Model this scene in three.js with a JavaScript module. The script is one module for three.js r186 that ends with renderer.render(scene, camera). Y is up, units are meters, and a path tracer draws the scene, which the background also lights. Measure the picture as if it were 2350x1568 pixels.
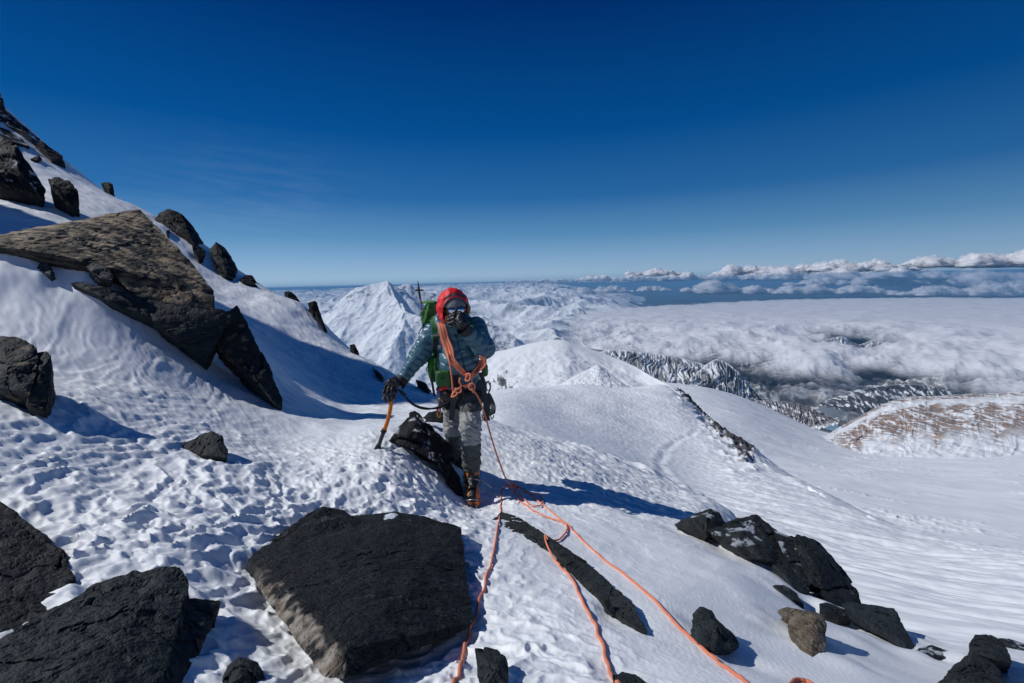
import * as THREE from 'three';
import { ConvexGeometry } from 'three/addons/geometries/ConvexGeometry.js';
import { RoundedBoxGeometry } from 'three/addons/geometries/RoundedBoxGeometry.js';
import { mergeGeometries, toCreasedNormals } from 'three/addons/utils/BufferGeometryUtils.js';
import { createNoise2D, createNoise3D } from 'simplex-noise';

// ---------------------------------------------------------------- camera, sky, sun, exposure
const scene = new THREE.Scene();
const PITCH = -7.4, ROLL = -1.4, FOV = 73.74;
const camera = new THREE.PerspectiveCamera(FOV, 1024 / 683, 0.05, 400000);
camera.rotation.order = 'YXZ';
camera.rotation.set(PITCH * Math.PI / 180, 0, ROLL * Math.PI / 180);
camera.updateMatrixWorld(true);

const SUN = new THREE.Vector3(-0.74, 0.64, -0.05).normalize();      // towards the sun
const SKY_W = 2048, SKY_H = 1024, cirrusNoise = createNoise2D(() => 0.37), cirrus = (x, y) => 0.45 + 0.6 * cirrusNoise(x, y * 2.4 + x) + 0.35 * cirrusNoise(x * 2.6, y * 6 + x * 2), CIRRUS = -Math.PI / 2 - 0.5;   // azimuth as the sky texture counts it
{
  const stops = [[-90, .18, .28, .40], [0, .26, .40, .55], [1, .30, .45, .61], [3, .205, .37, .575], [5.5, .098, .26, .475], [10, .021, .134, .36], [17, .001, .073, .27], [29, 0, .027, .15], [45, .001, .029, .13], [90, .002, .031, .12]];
  const data = new Float32Array(SKY_W * SKY_H * 4), sunAz = Math.atan2(SUN.z, SUN.x);
  for (let j = 0; j < SKY_H; j++) {
    const el = ((j + 0.5) / SKY_H - 0.5) * 180;
    let k = 0; while (k < stops.length - 2 && el > stops[k + 1][0]) k++;
    const a = stops[k], b = stops[k + 1];
    let t = THREE.MathUtils.clamp((el - a[0]) / (b[0] - a[0]), 0, 1);
    for (let i = 0; i < SKY_W; i++) {
      const az = ((i + 0.5) / SKY_W - 0.5) * 2 * Math.PI;
      const side = 1 + 0.16 * Math.cos(az - sunAz) * Math.cos(el * Math.PI / 180);
      // thin high cirrus, faint
      const wq = Math.exp(-(((el - 9.5) / 4.5) ** 2) - (((az - CIRRUS) / 0.17) ** 2)), wisp = wq > 0.01 ? 0.022 * wq * Math.max(0, cirrus(az * 7, el * 0.55) ) : 0;
      for (let c = 0; c < 3; c++) data[(j * SKY_W + i) * 4 + c] = (a[c + 1] + (b[c + 1] - a[c + 1]) * t) * (el > 0 ? side : 1) + wisp * [1.15, 0.95, 0.9][c];
      data[(j * SKY_W + i) * 4 + 3] = 1;
    }
  }
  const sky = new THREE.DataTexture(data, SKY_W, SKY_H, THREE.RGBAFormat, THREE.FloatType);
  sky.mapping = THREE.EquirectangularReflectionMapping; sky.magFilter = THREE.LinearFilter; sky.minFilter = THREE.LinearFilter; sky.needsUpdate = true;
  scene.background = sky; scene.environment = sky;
}
const sun = new THREE.DirectionalLight(new THREE.Color(1.0, 0.995, 0.985), 3.05);
sun.position.copy(SUN).multiplyScalar(60); sun.target.position.set(0, 0, 0);
sun.castShadow = true; sun.shadow.mapSize.set(4096, 4096);
Object.assign(sun.shadow.camera, { left: -30, right: 30, top: 30, bottom: -30, near: 1, far: 150 });
scene.add(sun, sun.target);
scene.fog = new THREE.FogExp2(new THREE.Color(0.26, 0.60, 1.0), 2.5e-5);

const renderer = new THREE.WebGLRenderer({ antialias: true });
renderer.setSize(1024, 683);
renderer.toneMapping = THREE.LinearToneMapping;
renderer.toneMappingExposure = 1.0;
renderer.shadowMap.enabled = true;

// ---------------------------------------------------------------- helpers
function mulberry(a) { return () => { a = (a + 0x6d2b79f5) | 0; let t = Math.imul(a ^ (a >>> 15), 1 | a); t = (t + Math.imul(t ^ (t >>> 7), 61 | t)) ^ t; return ((t ^ (t >>> 14)) >>> 0) / 4294967296; }; }
const n2 = createNoise2D(mulberry(7)), n3 = createNoise3D(mulberry(11));
const { clamp, lerp, smoothstep } = THREE.MathUtils;
const V = (x, y, z) => new THREE.Vector3(x, y, z);
const ss = (a, b, x) => { const t = clamp((x - a) / (b - a), 0, 1); return t * t * (3 - 2 * t); };
function fbm2(x, y, o = 4, g = 0.5) { let s = 0, a = 1, t = 0; for (let i = 0; i < o; i++) { s += a * n2(x, y); t += a; a *= g; x = x * 2.03 + 17.1; y = y * 2.03 - 9.7; } return s / t; }
function fbm3(x, y, z, o = 3) { let s = 0, a = 1, t = 0; for (let i = 0; i < o; i++) { s += a * n3(x, y, z); t += a; a *= 0.5; x = x * 2.05 + 3.1; y = y * 2.05 + 7.3; z = z * 2.05 - 5.2; } return s / t; }
function ridged(x, y, o = 5, g = 0.5) { let s = 0, a = 1, t = 0, w = 1; for (let i = 0; i < o; i++) { let r = 1 - Math.abs(n2(x, y)); r *= r * w; s += a * r; t += a; w = clamp(r * 1.6, 0, 1); a *= g; x = x * 2.1 + 5.3; y = y * 2.1 + 1.7; } return s / t; }
function sharp(x, y, o = 6, g = 0.5) { let s = 0, a = 1, t = 0; for (let i = 0; i < o; i++) { s += a * (1 - 1.5 * Math.abs(n2(x, y))); t += a; a *= g; const c = x; x = x * 1.63 - y * 1.32 + 5.3; y = y * 1.63 + c * 1.32 + 1.7; } return s / t; }
const hash2 = (i, j, k) => { let h = Math.imul(i, 374761393) ^ Math.imul(j, 668265263) ^ Math.imul(k, 2147483647 - 69); h = Math.imul(h ^ (h >>> 13), 1274126177); return ((h ^ (h >>> 16)) >>> 0) / 4294967296; };
function worley(x, y) { const ix = Math.floor(x), iy = Math.floor(y); let f1 = 9, f2 = 9; for (let a = -1; a <= 1; a++) for (let b = -1; b <= 1; b++) { const px = ix + a + 0.5 + 0.85 * (hash2(ix + a, iy + b, 1) - 0.5), py = iy + b + 0.5 + 0.85 * (hash2(ix + a, iy + b, 2) - 0.5), d = (px - x) ** 2 + (py - y) ** 2; if (d < f1) { f2 = f1; f1 = d; } else if (d < f2) f2 = d; } return [Math.sqrt(f1), Math.sqrt(f2)]; }

function cells3(x, y, z, seed) { const ix = Math.floor(x), iy = Math.floor(y), iz = Math.floor(z); let f1 = 9, f2 = 9, id = 0; for (let a = -1; a <= 1; a++) for (let b = -1; b <= 1; b++) for (let c = -1; c <= 1; c++) { const k = (iz + c) * 131 + seed, px = ix + a + hash2(ix + a, iy + b, k), py = iy + b + hash2(ix + a, iy + b, k + 17), pz = iz + c + hash2(ix + a, iy + b, k + 41), d = (px - x) ** 2 + (py - y) ** 2 + (pz - z) ** 2; if (d < f1) { f2 = f1; f1 = d; id = hash2(ix + a, iy + b, k + 73); } else if (d < f2) f2 = d; } return [Math.sqrt(f2) - Math.sqrt(f1), id]; }
// a point of the place from where the photograph (2350 wide) shows it and its depth in metres
const FD = 784 / Math.tan(FOV * Math.PI / 360);
const camQ = camera.quaternion.clone();
const P = (x, y, d) => V((x - 1175) / FD * d, -(y - 784) / FD * d, -d).applyQuaternion(camQ);
const polar = (p) => [Math.atan2(p.x, -p.z), Math.hypot(p.x, p.z)];

// thin plate spline through scattered values
function tps(pts, lambda = 0) {   // pts: [u, v, w]
  const n = pts.length, m = n + 3, A = Array.from({ length: m }, () => new Float64Array(m + 1));
  const phi = (q) => q > 1e-12 ? 0.5 * q * Math.log(q) : 0;
  for (let i = 0; i < n; i++) {
    for (let j = 0; j < n; j++) A[i][j] = phi((pts[i][0] - pts[j][0]) ** 2 + (pts[i][1] - pts[j][1]) ** 2);
    A[i][i] += lambda; A[i][n] = A[n][i] = 1; A[i][n + 1] = A[n + 1][i] = pts[i][0]; A[i][n + 2] = A[n + 2][i] = pts[i][1]; A[i][m] = pts[i][2];
  }
  for (let c = 0; c < m; c++) {
    let p = c; for (let r = c + 1; r < m; r++) if (Math.abs(A[r][c]) > Math.abs(A[p][c])) p = r;
    [A[c], A[p]] = [A[p], A[c]];
    for (let r = c + 1; r < m; r++) { const f = A[r][c] / A[c][c]; if (f) for (let k = c; k <= m; k++) A[r][k] -= f * A[c][k]; }
  }
  const w = new Float64Array(m);
  for (let r = m - 1; r >= 0; r--) { let s = A[r][m]; for (let k = r + 1; k < m; k++) s -= A[r][k] * w[k]; w[r] = s / A[r][r]; }
  return (u, v) => { let s = w[n] + w[n + 1] * u + w[n + 2] * v; for (let i = 0; i < n; i++) { const a = u - pts[i][0], b = v - pts[i][1], q = a * a + b * b; if (q > 1e-12) s += w[i] * 0.5 * q * Math.log(q); } return s; };
}
function put(o, label, category, group, kind) {
  if (label) o.userData.label = label; if (category) o.userData.category = category; if (group) o.userData.group = group; if (kind) o.userData.kind = kind;
  o.traverse((m) => { if (m.isMesh) { m.castShadow = true; m.receiveShadow = true; } });
  scene.add(o); return o;
}
const taken = {};
const numbered = (n) => { taken[n] = (taken[n] ?? -1) + 1; return taken[n] ? n + '_' + String(taken[n]).padStart(3, '0') : n; };
function mesh(name, geo, mat, parent) { const m = new THREE.Mesh(geo, mat); m.name = name; m.castShadow = m.receiveShadow = true; if (parent) parent.add(m); return m; }
// grid of points -> geometry
function gridGeo(nu, nv, fn, colored) {
  const pos = new Float32Array(nu * nv * 3), uv = new Float32Array(nu * nv * 2), col = colored ? new Float32Array(nu * nv * colored) : null, o = { p: V(), c: [1, 1, 1, 1], u: 0, v: 0 };
  for (let j = 0; j < nv; j++) for (let i = 0; i < nu; i++) { const k = j * nu + i; fn(i, j, o); o.p.toArray(pos, k * 3); uv[k * 2] = o.u; uv[k * 2 + 1] = o.v; if (col) for (let c = 0; c < colored; c++) col[k * colored + c] = o.c[c]; }
  const idx = new Uint32Array((nu - 1) * (nv - 1) * 6); let q = 0;
  for (let j = 0; j < nv - 1; j++) for (let i = 0; i < nu - 1; i++) { const a = j * nu + i, b = a + 1, c = a + nu, d = c + 1; idx[q++] = a; idx[q++] = b; idx[q++] = c; idx[q++] = b; idx[q++] = d; idx[q++] = c; }
  const g = new THREE.BufferGeometry();
  g.setAttribute('position', new THREE.BufferAttribute(pos, 3)); g.setAttribute('uv', new THREE.BufferAttribute(uv, 2));
  if (col) g.setAttribute('color', new THREE.BufferAttribute(col, colored));
  g.setIndex(new THREE.BufferAttribute(idx, 1)); g.computeVertexNormals(); return g;
}
// colours of a grid that need its shape: fn(point, normal, i, j) -> [r, g, b]
function paint(g, nu, fn) {
  const p = g.attributes.position, n = g.attributes.normal, col = new Float32Array(p.count * 3), a = V(), b = V();
  for (let k = 0; k < p.count; k++) { a.fromBufferAttribute(p, k); b.fromBufferAttribute(n, k); const c = fn(a, b, k % nu, Math.floor(k / nu)); col[k * 3] = c[0]; col[k * 3 + 1] = c[1]; col[k * 3 + 2] = c[2]; }
  g.setAttribute('color', new THREE.BufferAttribute(col, 3)); return g;
}
// tiling grain texture (grey) made of value noise octaves
function grain(size, cells, seed, fn = (x) => x) {
  const r = mulberry(seed), data = new Uint8Array(size * size * 4), acc = new Float32Array(size * size);
  let amp = 1, tot = 0;
  for (const c of cells) {
    const lat = Float32Array.from({ length: c * c }, r);
    for (let y = 0; y < size; y++) for (let x = 0; x < size; x++) {
      const fx = x / size * c, fy = y / size * c, ix = Math.floor(fx), iy = Math.floor(fy), tx = fx - ix, ty = fy - iy, sx = tx * tx * (3 - 2 * tx), sy = ty * ty * (3 - 2 * ty), L = (i, j) => lat[(j % c) * c + (i % c)];
      acc[y * size + x] += amp * lerp(lerp(L(ix, iy), L(ix + 1, iy), sx), lerp(L(ix, iy + 1), L(ix + 1, iy + 1), sx), sy);
    }
    tot += amp; amp *= 0.62;
  }
  for (let k = 0; k < size * size; k++) { const v = clamp(fn(acc[k] / tot) * 255, 0, 255); data[k * 4] = data[k * 4 + 1] = data[k * 4 + 2] = v; data[k * 4 + 3] = 255; }
  const t = new THREE.DataTexture(data, size, size); t.wrapS = t.wrapT = THREE.RepeatWrapping; t.magFilter = t.minFilter = THREE.LinearFilter; t.needsUpdate = true; return t;
}
const STD = (o) => new THREE.MeshStandardMaterial(o);
const RGB = (r, g, b) => new THREE.Color().setRGB(r, g, b);
const rep = (t, s) => { const c = t.clone(); c.repeat.set(s, s); c.needsUpdate = true; return c; };
const rockGrain = grain(512, [8, 16, 40, 90, 200], 5), snowGrain = grain(512, [6, 14, 40, 110, 240], 9), fineGrain = grain(256, [24, 64, 128], 21);
// ---------------------------------------------------------------- near snow slope
const NEAR = [
  // close to the camera
  [-250, 1500, 1.25], [0, 1540, 1.2], [0, 1400, 1.5], [250, 1520, 1.2], [470, 1560, 1.16], [700, 1568, 1.22], [900, 1568, 1.24], [1000, 1500, 1.48], [1100, 1560, 1.16], [1400, 1560, 1.12], [1700, 1560, 1.2], [2000, 1565, 1.45], [2300, 1600, 1.6], [2550, 1560, 1.8],
  [-250, 1200, 1.9], [0, 1250, 1.85], [250, 1330, 1.65], [450, 1350, 1.7], [530, 1250, 2.1], [575, 1335, 1.92], [640, 1440, 1.6], [700, 1540, 1.3], [1120, 1320, 2.04], [1300, 1400, 1.65], [1550, 1400, 1.75], [1640, 1490, 1.47], [1850, 1500, 1.65], [1800, 1440, 1.9], [1950, 1480, 1.9], [2100, 1510, 1.95],
  [1700, 1340, 2.35], [1600, 1235, 3.2], [1480, 1270, 2.7], [1250, 1230, 2.8], [1130, 1195, 3.2], [1300, 1300, 2.3], [1085, 1165, 3.7], [1180, 1125, 3.95], [1350, 1130, 4.1], [1500, 1170, 4.0], [1300, 1050, 5.2], [1200, 1000, 5.6],
  [1850, 1390, 2.35], [1950, 1420, 2.3], [1910, 1372, 2.72], [1945, 1396, 2.55], [1870, 1318, 3.05], [1820, 1275, 3.4], [2080, 1485, 2.1], [2200, 1500, 2.1], [2350, 1495, 2.2],
  // dimpled slope to the left
  [900, 1090, 3.35], [700, 1130, 2.95], [800, 1200, 2.6], [500, 1060, 3.05], [300, 1100, 2.65], [120, 1150, 2.2], [0, 1050, 2.45], [300, 1000, 3.15], [150, 950, 3.1], [0, 935, 2.9], [-250, 900, 2.8], [620, 1030, 3.75], [750, 1000, 4.2], [860, 985, 4.4], [960, 1010, 4.2],
  [640, 945, 4.7], [450, 880, 4.5], [250, 860, 4.0], [150, 790, 4.2], [0, 700, 4.3], [-250, 700, 4.1], [0, 582, 4.64], [-250, 585, 4.75], [100, 602, 4.70], [190, 624, 4.80], [150, 642, 4.70], [50, 590, 6.0], [200, 580, 6.6], [-200, 600, 6.0], [330, 620, 6.8], [100, 560, 8.2], [230, 676, 4.72], [330, 742, 4.8],
  // lee slope and skyline ridge behind
  [760, 950, 5.6], [900, 955, 6.0], [750, 915, 7.0], [700, 850, 9], [650, 780, 11], [800, 870, 9.5], [900, 905, 8.6], [560, 690, 13], [480, 640, 14], [300, 540, 14], [150, 480, 14], [0, 470, 13], [-250, 420, 14],
  [0, 235, 26], [150, 372, 21.5], [330, 482, 18], [480, 573, 16.5], [600, 655, 15.5], [700, 702, 14.3], [760, 772, 13], [870, 838, 11.3], [1000, 905, 9.3], [1090, 945, 7.3], [-250, 60, 32],
  // hump right of the climber
  [1140, 968, 7.2], [1300, 1012, 7.6], [1450, 1062, 7.5], [1560, 1112, 7.0], [1680, 1180, 5.8], [1760, 1250, 4.3],
  [1220, 1010, 6.2], [1350, 1055, 6.2], [1460, 1100, 6.0], [1560, 1150, 5.4],
];
const beyond = [[0, 235, 26], [330, 482, 18], [600, 655, 15.5], [760, 772, 13], [870, 838, 11.3], [1000, 905, 9.3], [1140, 968, 7.2], [1300, 1012, 7.6], [1450, 1062, 7.5], [1560, 1112, 7.0], [1680, 1180, 5.8], [1800, 1290, 3.8], [1985, 1400, 2.9], [2110, 1490, 2.5], [2350, 1490, 2.5], [2550, 1500, 2.5]];
for (const [x, y, d] of beyond) { NEAR.push([x, y + 45, d * 1.35]); NEAR.push([x, y + 190, d * 2.2]); NEAR.push([x, y + 360, d * 4]); }
const nearT = tps(NEAR.map(([x, y, d]) => { const p = P(x, y, d), [a, r] = polar(p); return [a * 1.6, Math.log(r), p.y / r]; }), 0.0004);
function nearBase(x, z) {
  const a = Math.atan2(x, -z), r = Math.hypot(x, z), k = ss(1.12, 1.45, Math.abs(a));
  const plane = -1.02 + 0.22 * z - 0.16 * clamp(x, -40, 14) - 0.02 * r;
  if (k >= 1) return plane;
  const t = nearT(clamp(a, -1.4, 1.4) * 1.6, Math.log(Math.max(r, 0.55))) * Math.max(r, 0.3);
  return lerp(t, plane, k);
}
// where the line of sight of a photograph point meets the near snow
function cast(x, y, far = 30) {
  const dir = P(x, y, 1); let d = 0.6, step = 0.02;
  while (d < far) { const q = dir.clone().multiplyScalar(d); if (q.y < nearBase(q.x, q.z)) { let a = d - step, b = d; for (let i = 0; i < 16; i++) { const m = (a + b) / 2, s = dir.clone().multiplyScalar(m); if (s.y < nearBase(s.x, s.z)) b = m; else a = m; } return b; } step = d * 0.012; d += step; }
  return far;
}
// image-like position of a snow point, used only to say which stretch of the slope is dimpled, smooth or wind-carved
const zone = (() => {
  const mk = (list) => { const f = tps(list.map(([x, y, d, v]) => { const [a, r] = polar(P(x, y, d)); return [a * 1.6, Math.log(r), v]; }), 0.002); return (x, z) => clamp(f(Math.atan2(x, -z) * 1.6, Math.log(Math.max(0.6, Math.hypot(x, z)))), 0, 2.4); };
  return {
    cup: mk([[0, 1200, 1.9, .9], [300, 1150, 2.4, 1], [450, 1300, 1.8, 1], [500, 1500, 1.2, .7], [700, 1100, 3, 1], [950, 1120, 3.2, 1], [600, 1180, 2.5, 1.1], [200, 980, 3.1, .7], [400, 930, 4, .55], [100, 800, 4, .3], [100, 680, 4.5, .15], [700, 985, 4.2, .15], [850, 990, 4.4, .1], [1150, 1400, 1.7, .45], [1250, 1500, 1.3, .6], [1180, 1250, 2.7, .3], [1350, 1500, 1.3, .3], [1600, 1350, 2, .05], [1500, 1230, 3.2, .1], [1700, 1500, 1.4, 0], [2000, 1500, 1.8, 0], [1300, 1080, 4.8, .1], [800, 880, 9, 0], [600, 750, 12, 0], [300, 550, 14, 0], [0, 500, 13, 0], [1400, 1100, 5, 0], [2200, 1500, 2, 0], [-300, 1100, 2, .8], [1000, 950, 7, 0]]),
    carve: mk([[0, 1200, 1.9, 0], [500, 1200, 2.4, 0], [1200, 1400, 1.6, .1], [1500, 1200, 3.5, .7], [1300, 1080, 4.8, 2.4], [1450, 1120, 5, 2.4], [1250, 1020, 6, 2.0], [1650, 1350, 2.2, .04], [1900, 1500, 1.7, 0], [1700, 1520, 1.3, 0], [800, 880, 9, .7], [600, 720, 12, .6], [300, 540, 14, .6], [640, 960, 4.6, .5], [760, 960, 5.5, .5], [300, 880, 4.1, .2], [100, 700, 4.4, .4], [1150, 1150, 3.8, .6], [0, 500, 13, .5]]),
  };
})();
const mounds = [];   // [x, z, radius, height] snow banked against rocks
function nearY(x, z, detail = true) {
  let y = nearBase(x, z);
  const r = Math.hypot(x, z);
  for (const m of mounds) { const q = ((x - m[0]) ** 2 + (z - m[1]) ** 2) / (m[2] * m[2]); if (q < 6) y += m[3] * Math.exp(-q); }
  if (!detail) return y;
  const cup = zone.cup(x, z), carve = Math.max(0, zone.carve(x, z) - 0.12);
  y += 0.035 * fbm2(x * 0.9, z * 0.9, 3) * Math.min(1.3, 0.35 + r * 0.12);
  if (cup > 0.01) {
    const wx = x + 0.05 * n2(x * 4, z * 4) + 0.02 * n2(x * 13, z * 13), wz = z + 0.05 * n2(x * 4 + 9, z * 4) + 0.02 * n2(x * 13 + 4, z * 13);
    const sc = 8.6 + 1.6 * n2(x * 0.7 + 3, z * 0.7), [f1, f2] = worley(wx * sc * 0.92 + wz * 2.2, wz * sc - wx * 1.0), [g1] = worley(wx * 17 + 5, wz * 17);
    const bowl = Math.min(1, f1 * f1 * 1.9), mod = 0.55 + 0.45 * n2(x * 2.1, z * 2.1);
    y += cup * (0.042 * bowl * (0.55 + 0.5 * mod) + 0.012 * Math.min(1, g1 * g1 * 1.6) + 0.005 * n2(x * 6, z * 6));
  }
  if (carve > 0.01) {   // sastrugi: ridges drawn out along the wind, stepped at their lips
    const c = Math.cos(0.45), s = Math.sin(0.45), u = x * c + z * s, v = -x * s + z * c, far = ss(3.5, 9, r);
    const carveAt = (k, m) => m * k * (0.022 * fbm2(u * 1.1 / k, v * 4.2 / k, 4, 0.55) - 0.030 * Math.max(0, 0.35 - Math.abs(fbm2(u * 0.7 / k + 31, v * 2.6 / k, 3))) + 0.006 * n2(u * 9 / k, v * 26 / k));
    y += carve * (far < 1 ? carveAt(0.8, 1 - far) : 0) + carve * (far > 0 ? carveAt(2.1, far) : 0);
  }
  y += 0.0008 * n2(x * 45, z * 45) * (r < 5 ? 1 : 0);
  return y;
}
const snowMat = STD({ name: 'snow', color: RGB(0.85, 0.872, 0.888), roughness: 0.62, bumpMap: rep(snowGrain, 1), bumpScale: 0.0007 });
const farSnow = STD({ name: 'far_snow', color: 0xffffff, vertexColors: true, roughness: 0.9 });
function buildNear() {
  const az = []; const A = 0.93; const nA = 830;
  for (let i = 0; i < 26; i++) az.push(-Math.PI + (Math.PI - A) * i / 26);
  for (let i = 0; i <= nA; i++) az.push(-A + 2 * A * i / nA);
  for (let i = 1; i <= 26; i++) az.push(A + (Math.PI - A) * i / 26);
  const rs = []; let r = 0.25; while (r < 46) { rs.push(r); r *= r < 0.75 ? 1.08 : r < 8 ? 1.0052 : 1.008; }
  const g = gridGeo(az.length, rs.length, (i, j, o) => { const x = Math.sin(az[i]) * rs[j], z = -Math.cos(az[i]) * rs[j]; o.p.set(x, nearY(x, z), z); o.u = x / 0.9; o.v = z / 0.9; });
  return put(mesh('snow_slope', g, snowMat), 'dimpled snow slope with rocks and rope in the foreground', null, null, 'structure');
}
// ---------------------------------------------------------------- far country
const snowC = [0.84, 0.862, 0.88];
const mix3 = (a, b, t) => [lerp(a[0], b[0], t), lerp(a[1], b[1], t), lerp(a[2], b[2], t)];
function polarSheet(name, x0, x1, nA, r0, r1, nR, h, label) {   // x0, x1: columns of the photograph at eye level
  const a0 = Math.atan((x0 - 1175) / FD), a1 = Math.atan((x1 - 1175) / FD), q = Math.log(r1 / r0);
  const g = gridGeo(nA, nR, (i, j, o) => { const a = lerp(a0, a1, i / (nA - 1)), r = r0 * Math.exp(q * j / (nR - 1)), x = Math.sin(a) * r, z = -Math.cos(a) * r; o.p.set(x, h(x, z, a, r), z); });
  return g;
}
const tField = (list, lam = 0.001) => { const f = tps(list.map(([x, y, d]) => { const p = P(x, y, d), [a, r] = polar(p); return [a * 3, Math.log(r), p.y / r]; }), lam); return (a, r) => f(a * 3, Math.log(r)) * r; };

// broad snow shoulder below the hump, with the wind-packed slope at lower right
const SH = [[1000, 1000, 110], [1100, 950, 130], [1150, 965, 110], [1100, 905, 250], [1150, 897, 270], [1250, 890, 300], [1330, 884, 320], [1400, 890, 330], [1470, 893, 345], [1530, 888, 355], [1575, 908, 330], [1650, 980, 260], [1740, 1040, 230], [1800, 1085, 200], [1900, 1135, 170], [2000, 1182, 140], [2170, 1242, 110],
  [1300, 960, 170], [1500, 980, 200], [1400, 1050, 105], [1600, 1080, 140], [1550, 1150, 76], [1700, 1160, 95], [1750, 1240, 55], [1900, 1265, 66], [2050, 1350, 40], [2000, 1460, 24], [2200, 1370, 42], [2350, 1310, 60], [2350, 1460, 26], [2600, 1330, 60], [2600, 1500, 26], [1700, 1330, 30], [1500, 1250, 35], [1300, 1120, 60], [1100, 1060, 70],
  [1150, 960, 420], [1330, 950, 460], [1530, 950, 480], [1650, 1030, 360], [1740, 1090, 320], [1900, 1180, 250], [2000, 1220, 210], [2170, 1255, 170], [2350, 1270, 150], [2600, 1280, 150], [2400, 1330, 400], [1100, 1100, 700], [1530, 1100, 700], [1900, 1250, 500]];
for (const q of SH) q[2] *= 1 - 0.24 * ss(1420, 2000, q[0]);
const shT = tField(SH, 0.0006);
const pxA = (x) => Math.atan((x - 1175) / FD);
const edgeRocks = (a, r) => { const q = r - lerp(334, 205, ss(pxA(1545), pxA(1740), a)); return Math.exp(-((q / (q < 0 ? 62 : 30)) ** 2)) * ss(pxA(1535), pxA(1572), a) * ss(pxA(1790), pxA(1735), a); };
function buildShoulder() {
  const castSh = (x, y) => { const dir = P(x, y, 1); let d = 25; while (d < 500) { const q = dir.clone().multiplyScalar(d), [a, r] = polar(q); if (q.y < shT(a, r)) return q; d *= 1.004; } return dir.multiplyScalar(d); };
  const track = [[1600, 985], [1585, 998], [1556, 1012], [1528, 1035], [1512, 1060], [1526, 1085], [1552, 1112], [1585, 1150], [1610, 1180]].map(([x, y]) => castSh(x, y));   // old trail worn into the snow
  const lip = [[1770, 1078], [1850, 1122], [1930, 1160], [2010, 1192], [2090, 1220], [2170, 1248]].map(([x, y]) => castSh(x, y));
  const h = (x, z, a, r) => {
    const c = Math.cos(0.7), s = Math.sin(0.7), u = x * c + z * s, v = -x * s + z * c, near = ss(200, 40, r);
    let y = shT(a, r) + 1.3 * fbm2(x / 60, z / 60, 4) * ss(30, 200, r);
    const lee = ss(0.36, 0.5, a);   // streaky wind pack towards the right
    y += (0.10 + 0.5 * lee * (0.4 + near)) * Math.pow(r / 60, 0.7) * fbm2(u / 26, v / 4.4, 5, 0.55);
    y += 0.05 * Math.pow(r / 60, 0.8) * n2(u / 3, v / 1.1);
    for (let k = 0; k < lip.length - 1; k++) { const A0 = lip[k], A1 = lip[k + 1], dx = A1.x - A0.x, dz = A1.z - A0.z, t = clamp(((x - A0.x) * dx + (z - A0.z) * dz) / (dx * dx + dz * dz), 0, 1), ox = x - A0.x - dx * t, oz = z - A0.z - dz * t, q = Math.hypot(ox, oz), right = (dx * oz - dz * ox) > 0 ? 1 : -1; if (q < 26) { const w = (0.35 + 0.65 * Math.sin(Math.PI * clamp((k + t) / (lip.length - 1), 0.02, 0.98))); y += 1.7 * w * (right < 0 ? Math.exp(-((q / 9) ** 2)) : Math.exp(-((q / 2.4) ** 2))); break; } }
    const eg = edgeRocks(a, r); if (eg > 0.02) y += eg * (4.5 * ridged(x / 15, z / 15, 4) - 1.2);
    for (let k = 0; k < track.length - 1; k++) { const A0 = track[k], A1 = track[k + 1], dx = A1.x - A0.x, dz = A1.z - A0.z, t = clamp(((x - A0.x) * dx + (z - A0.z) * dz) / (dx * dx + dz * dz), 0, 1), q = (x - A0.x - dx * t) ** 2 + (z - A0.z - dz * t) ** 2; if (q < 20) { y -= 0.32 * Math.exp(-q / 1.6) - 0.12 * Math.exp(-((Math.sqrt(q) - 2.2) ** 2)); break; } }
    return y;
  };
  const g = polarSheet('', 900, 2900, 620, 17, 560, 560, h);
  const px = (x) => Math.atan((x - 1175) / FD);
  paint(g, 620, (p, n) => {
    const [a, r] = polar(p);
    // outcrops along the far right-hand edge and on the small crest
    const e1 = edgeRocks(a, r);
    const e2 = Math.exp(-(((r - 318) / 22) ** 2)) * ss(px(1270), px(1330), a) * ss(px(1480), px(1400), a) * 0.55;
    const k = ss(0.46, 0.60, e1 * 0.72 + e2 + 0.28 * fbm2(p.x / 7, p.z / 7, 4) + 0.2 * n2(p.x / 2.2, p.z / 2.2) * e1);
    return mix3(snowC, e2 > e1 ? [0.20, 0.15, 0.12] : [0.075, 0.072, 0.075], k);
  });
  put(mesh('snow_shoulder', g, farSnow), 'broad wind-packed snow shoulder falling away below the climber', null, null, 'structure');
}
const BA = [[1550, 885, 2300], [1650, 903, 2100], [1700, 962, 1300], [1850, 1035, 1000], [1800, 1060, 680], [1950, 1100, 480], [2100, 1078, 760], [2200, 1150, 370], [2350, 1058, 880], [2350, 1150, 370], [2350, 1250, 190], [2170, 1235, 200], [1700, 1080, 500], [1500, 1000, 800], [1900, 1180, 260], [2600, 1060, 900], [2600, 1150, 370], [2600, 1270, 180], [2000, 1020, 1700], [2350, 1020, 1700], [1500, 930, 1500], [1900, 985, 2200], [2350, 1000, 2600]];
const baT = tField(BA, 0.0006);
function buildBasin() {
  const h = (x, z, a, r) => baT(a, r) + 5 * fbm2(x / 240, z / 240, 4) * ss(150, 600, r) + 0.35 * fbm2(x / 18, z / 40, 4) + ss(0.2, 0.6, fbm2(x / 130 + 4, z / 130, 2)) * 2.2 * ridged(x / 16, z / 16, 3);
  const g = polarSheet('', 1440, 2900, 420, 140, 2600, 380, h);
  paint(g, 420, () => snowC);
  put(mesh('glacier', g, farSnow), 'flat snow-covered glacier basin below the brown ridge', null, null, 'structure');
}
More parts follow.
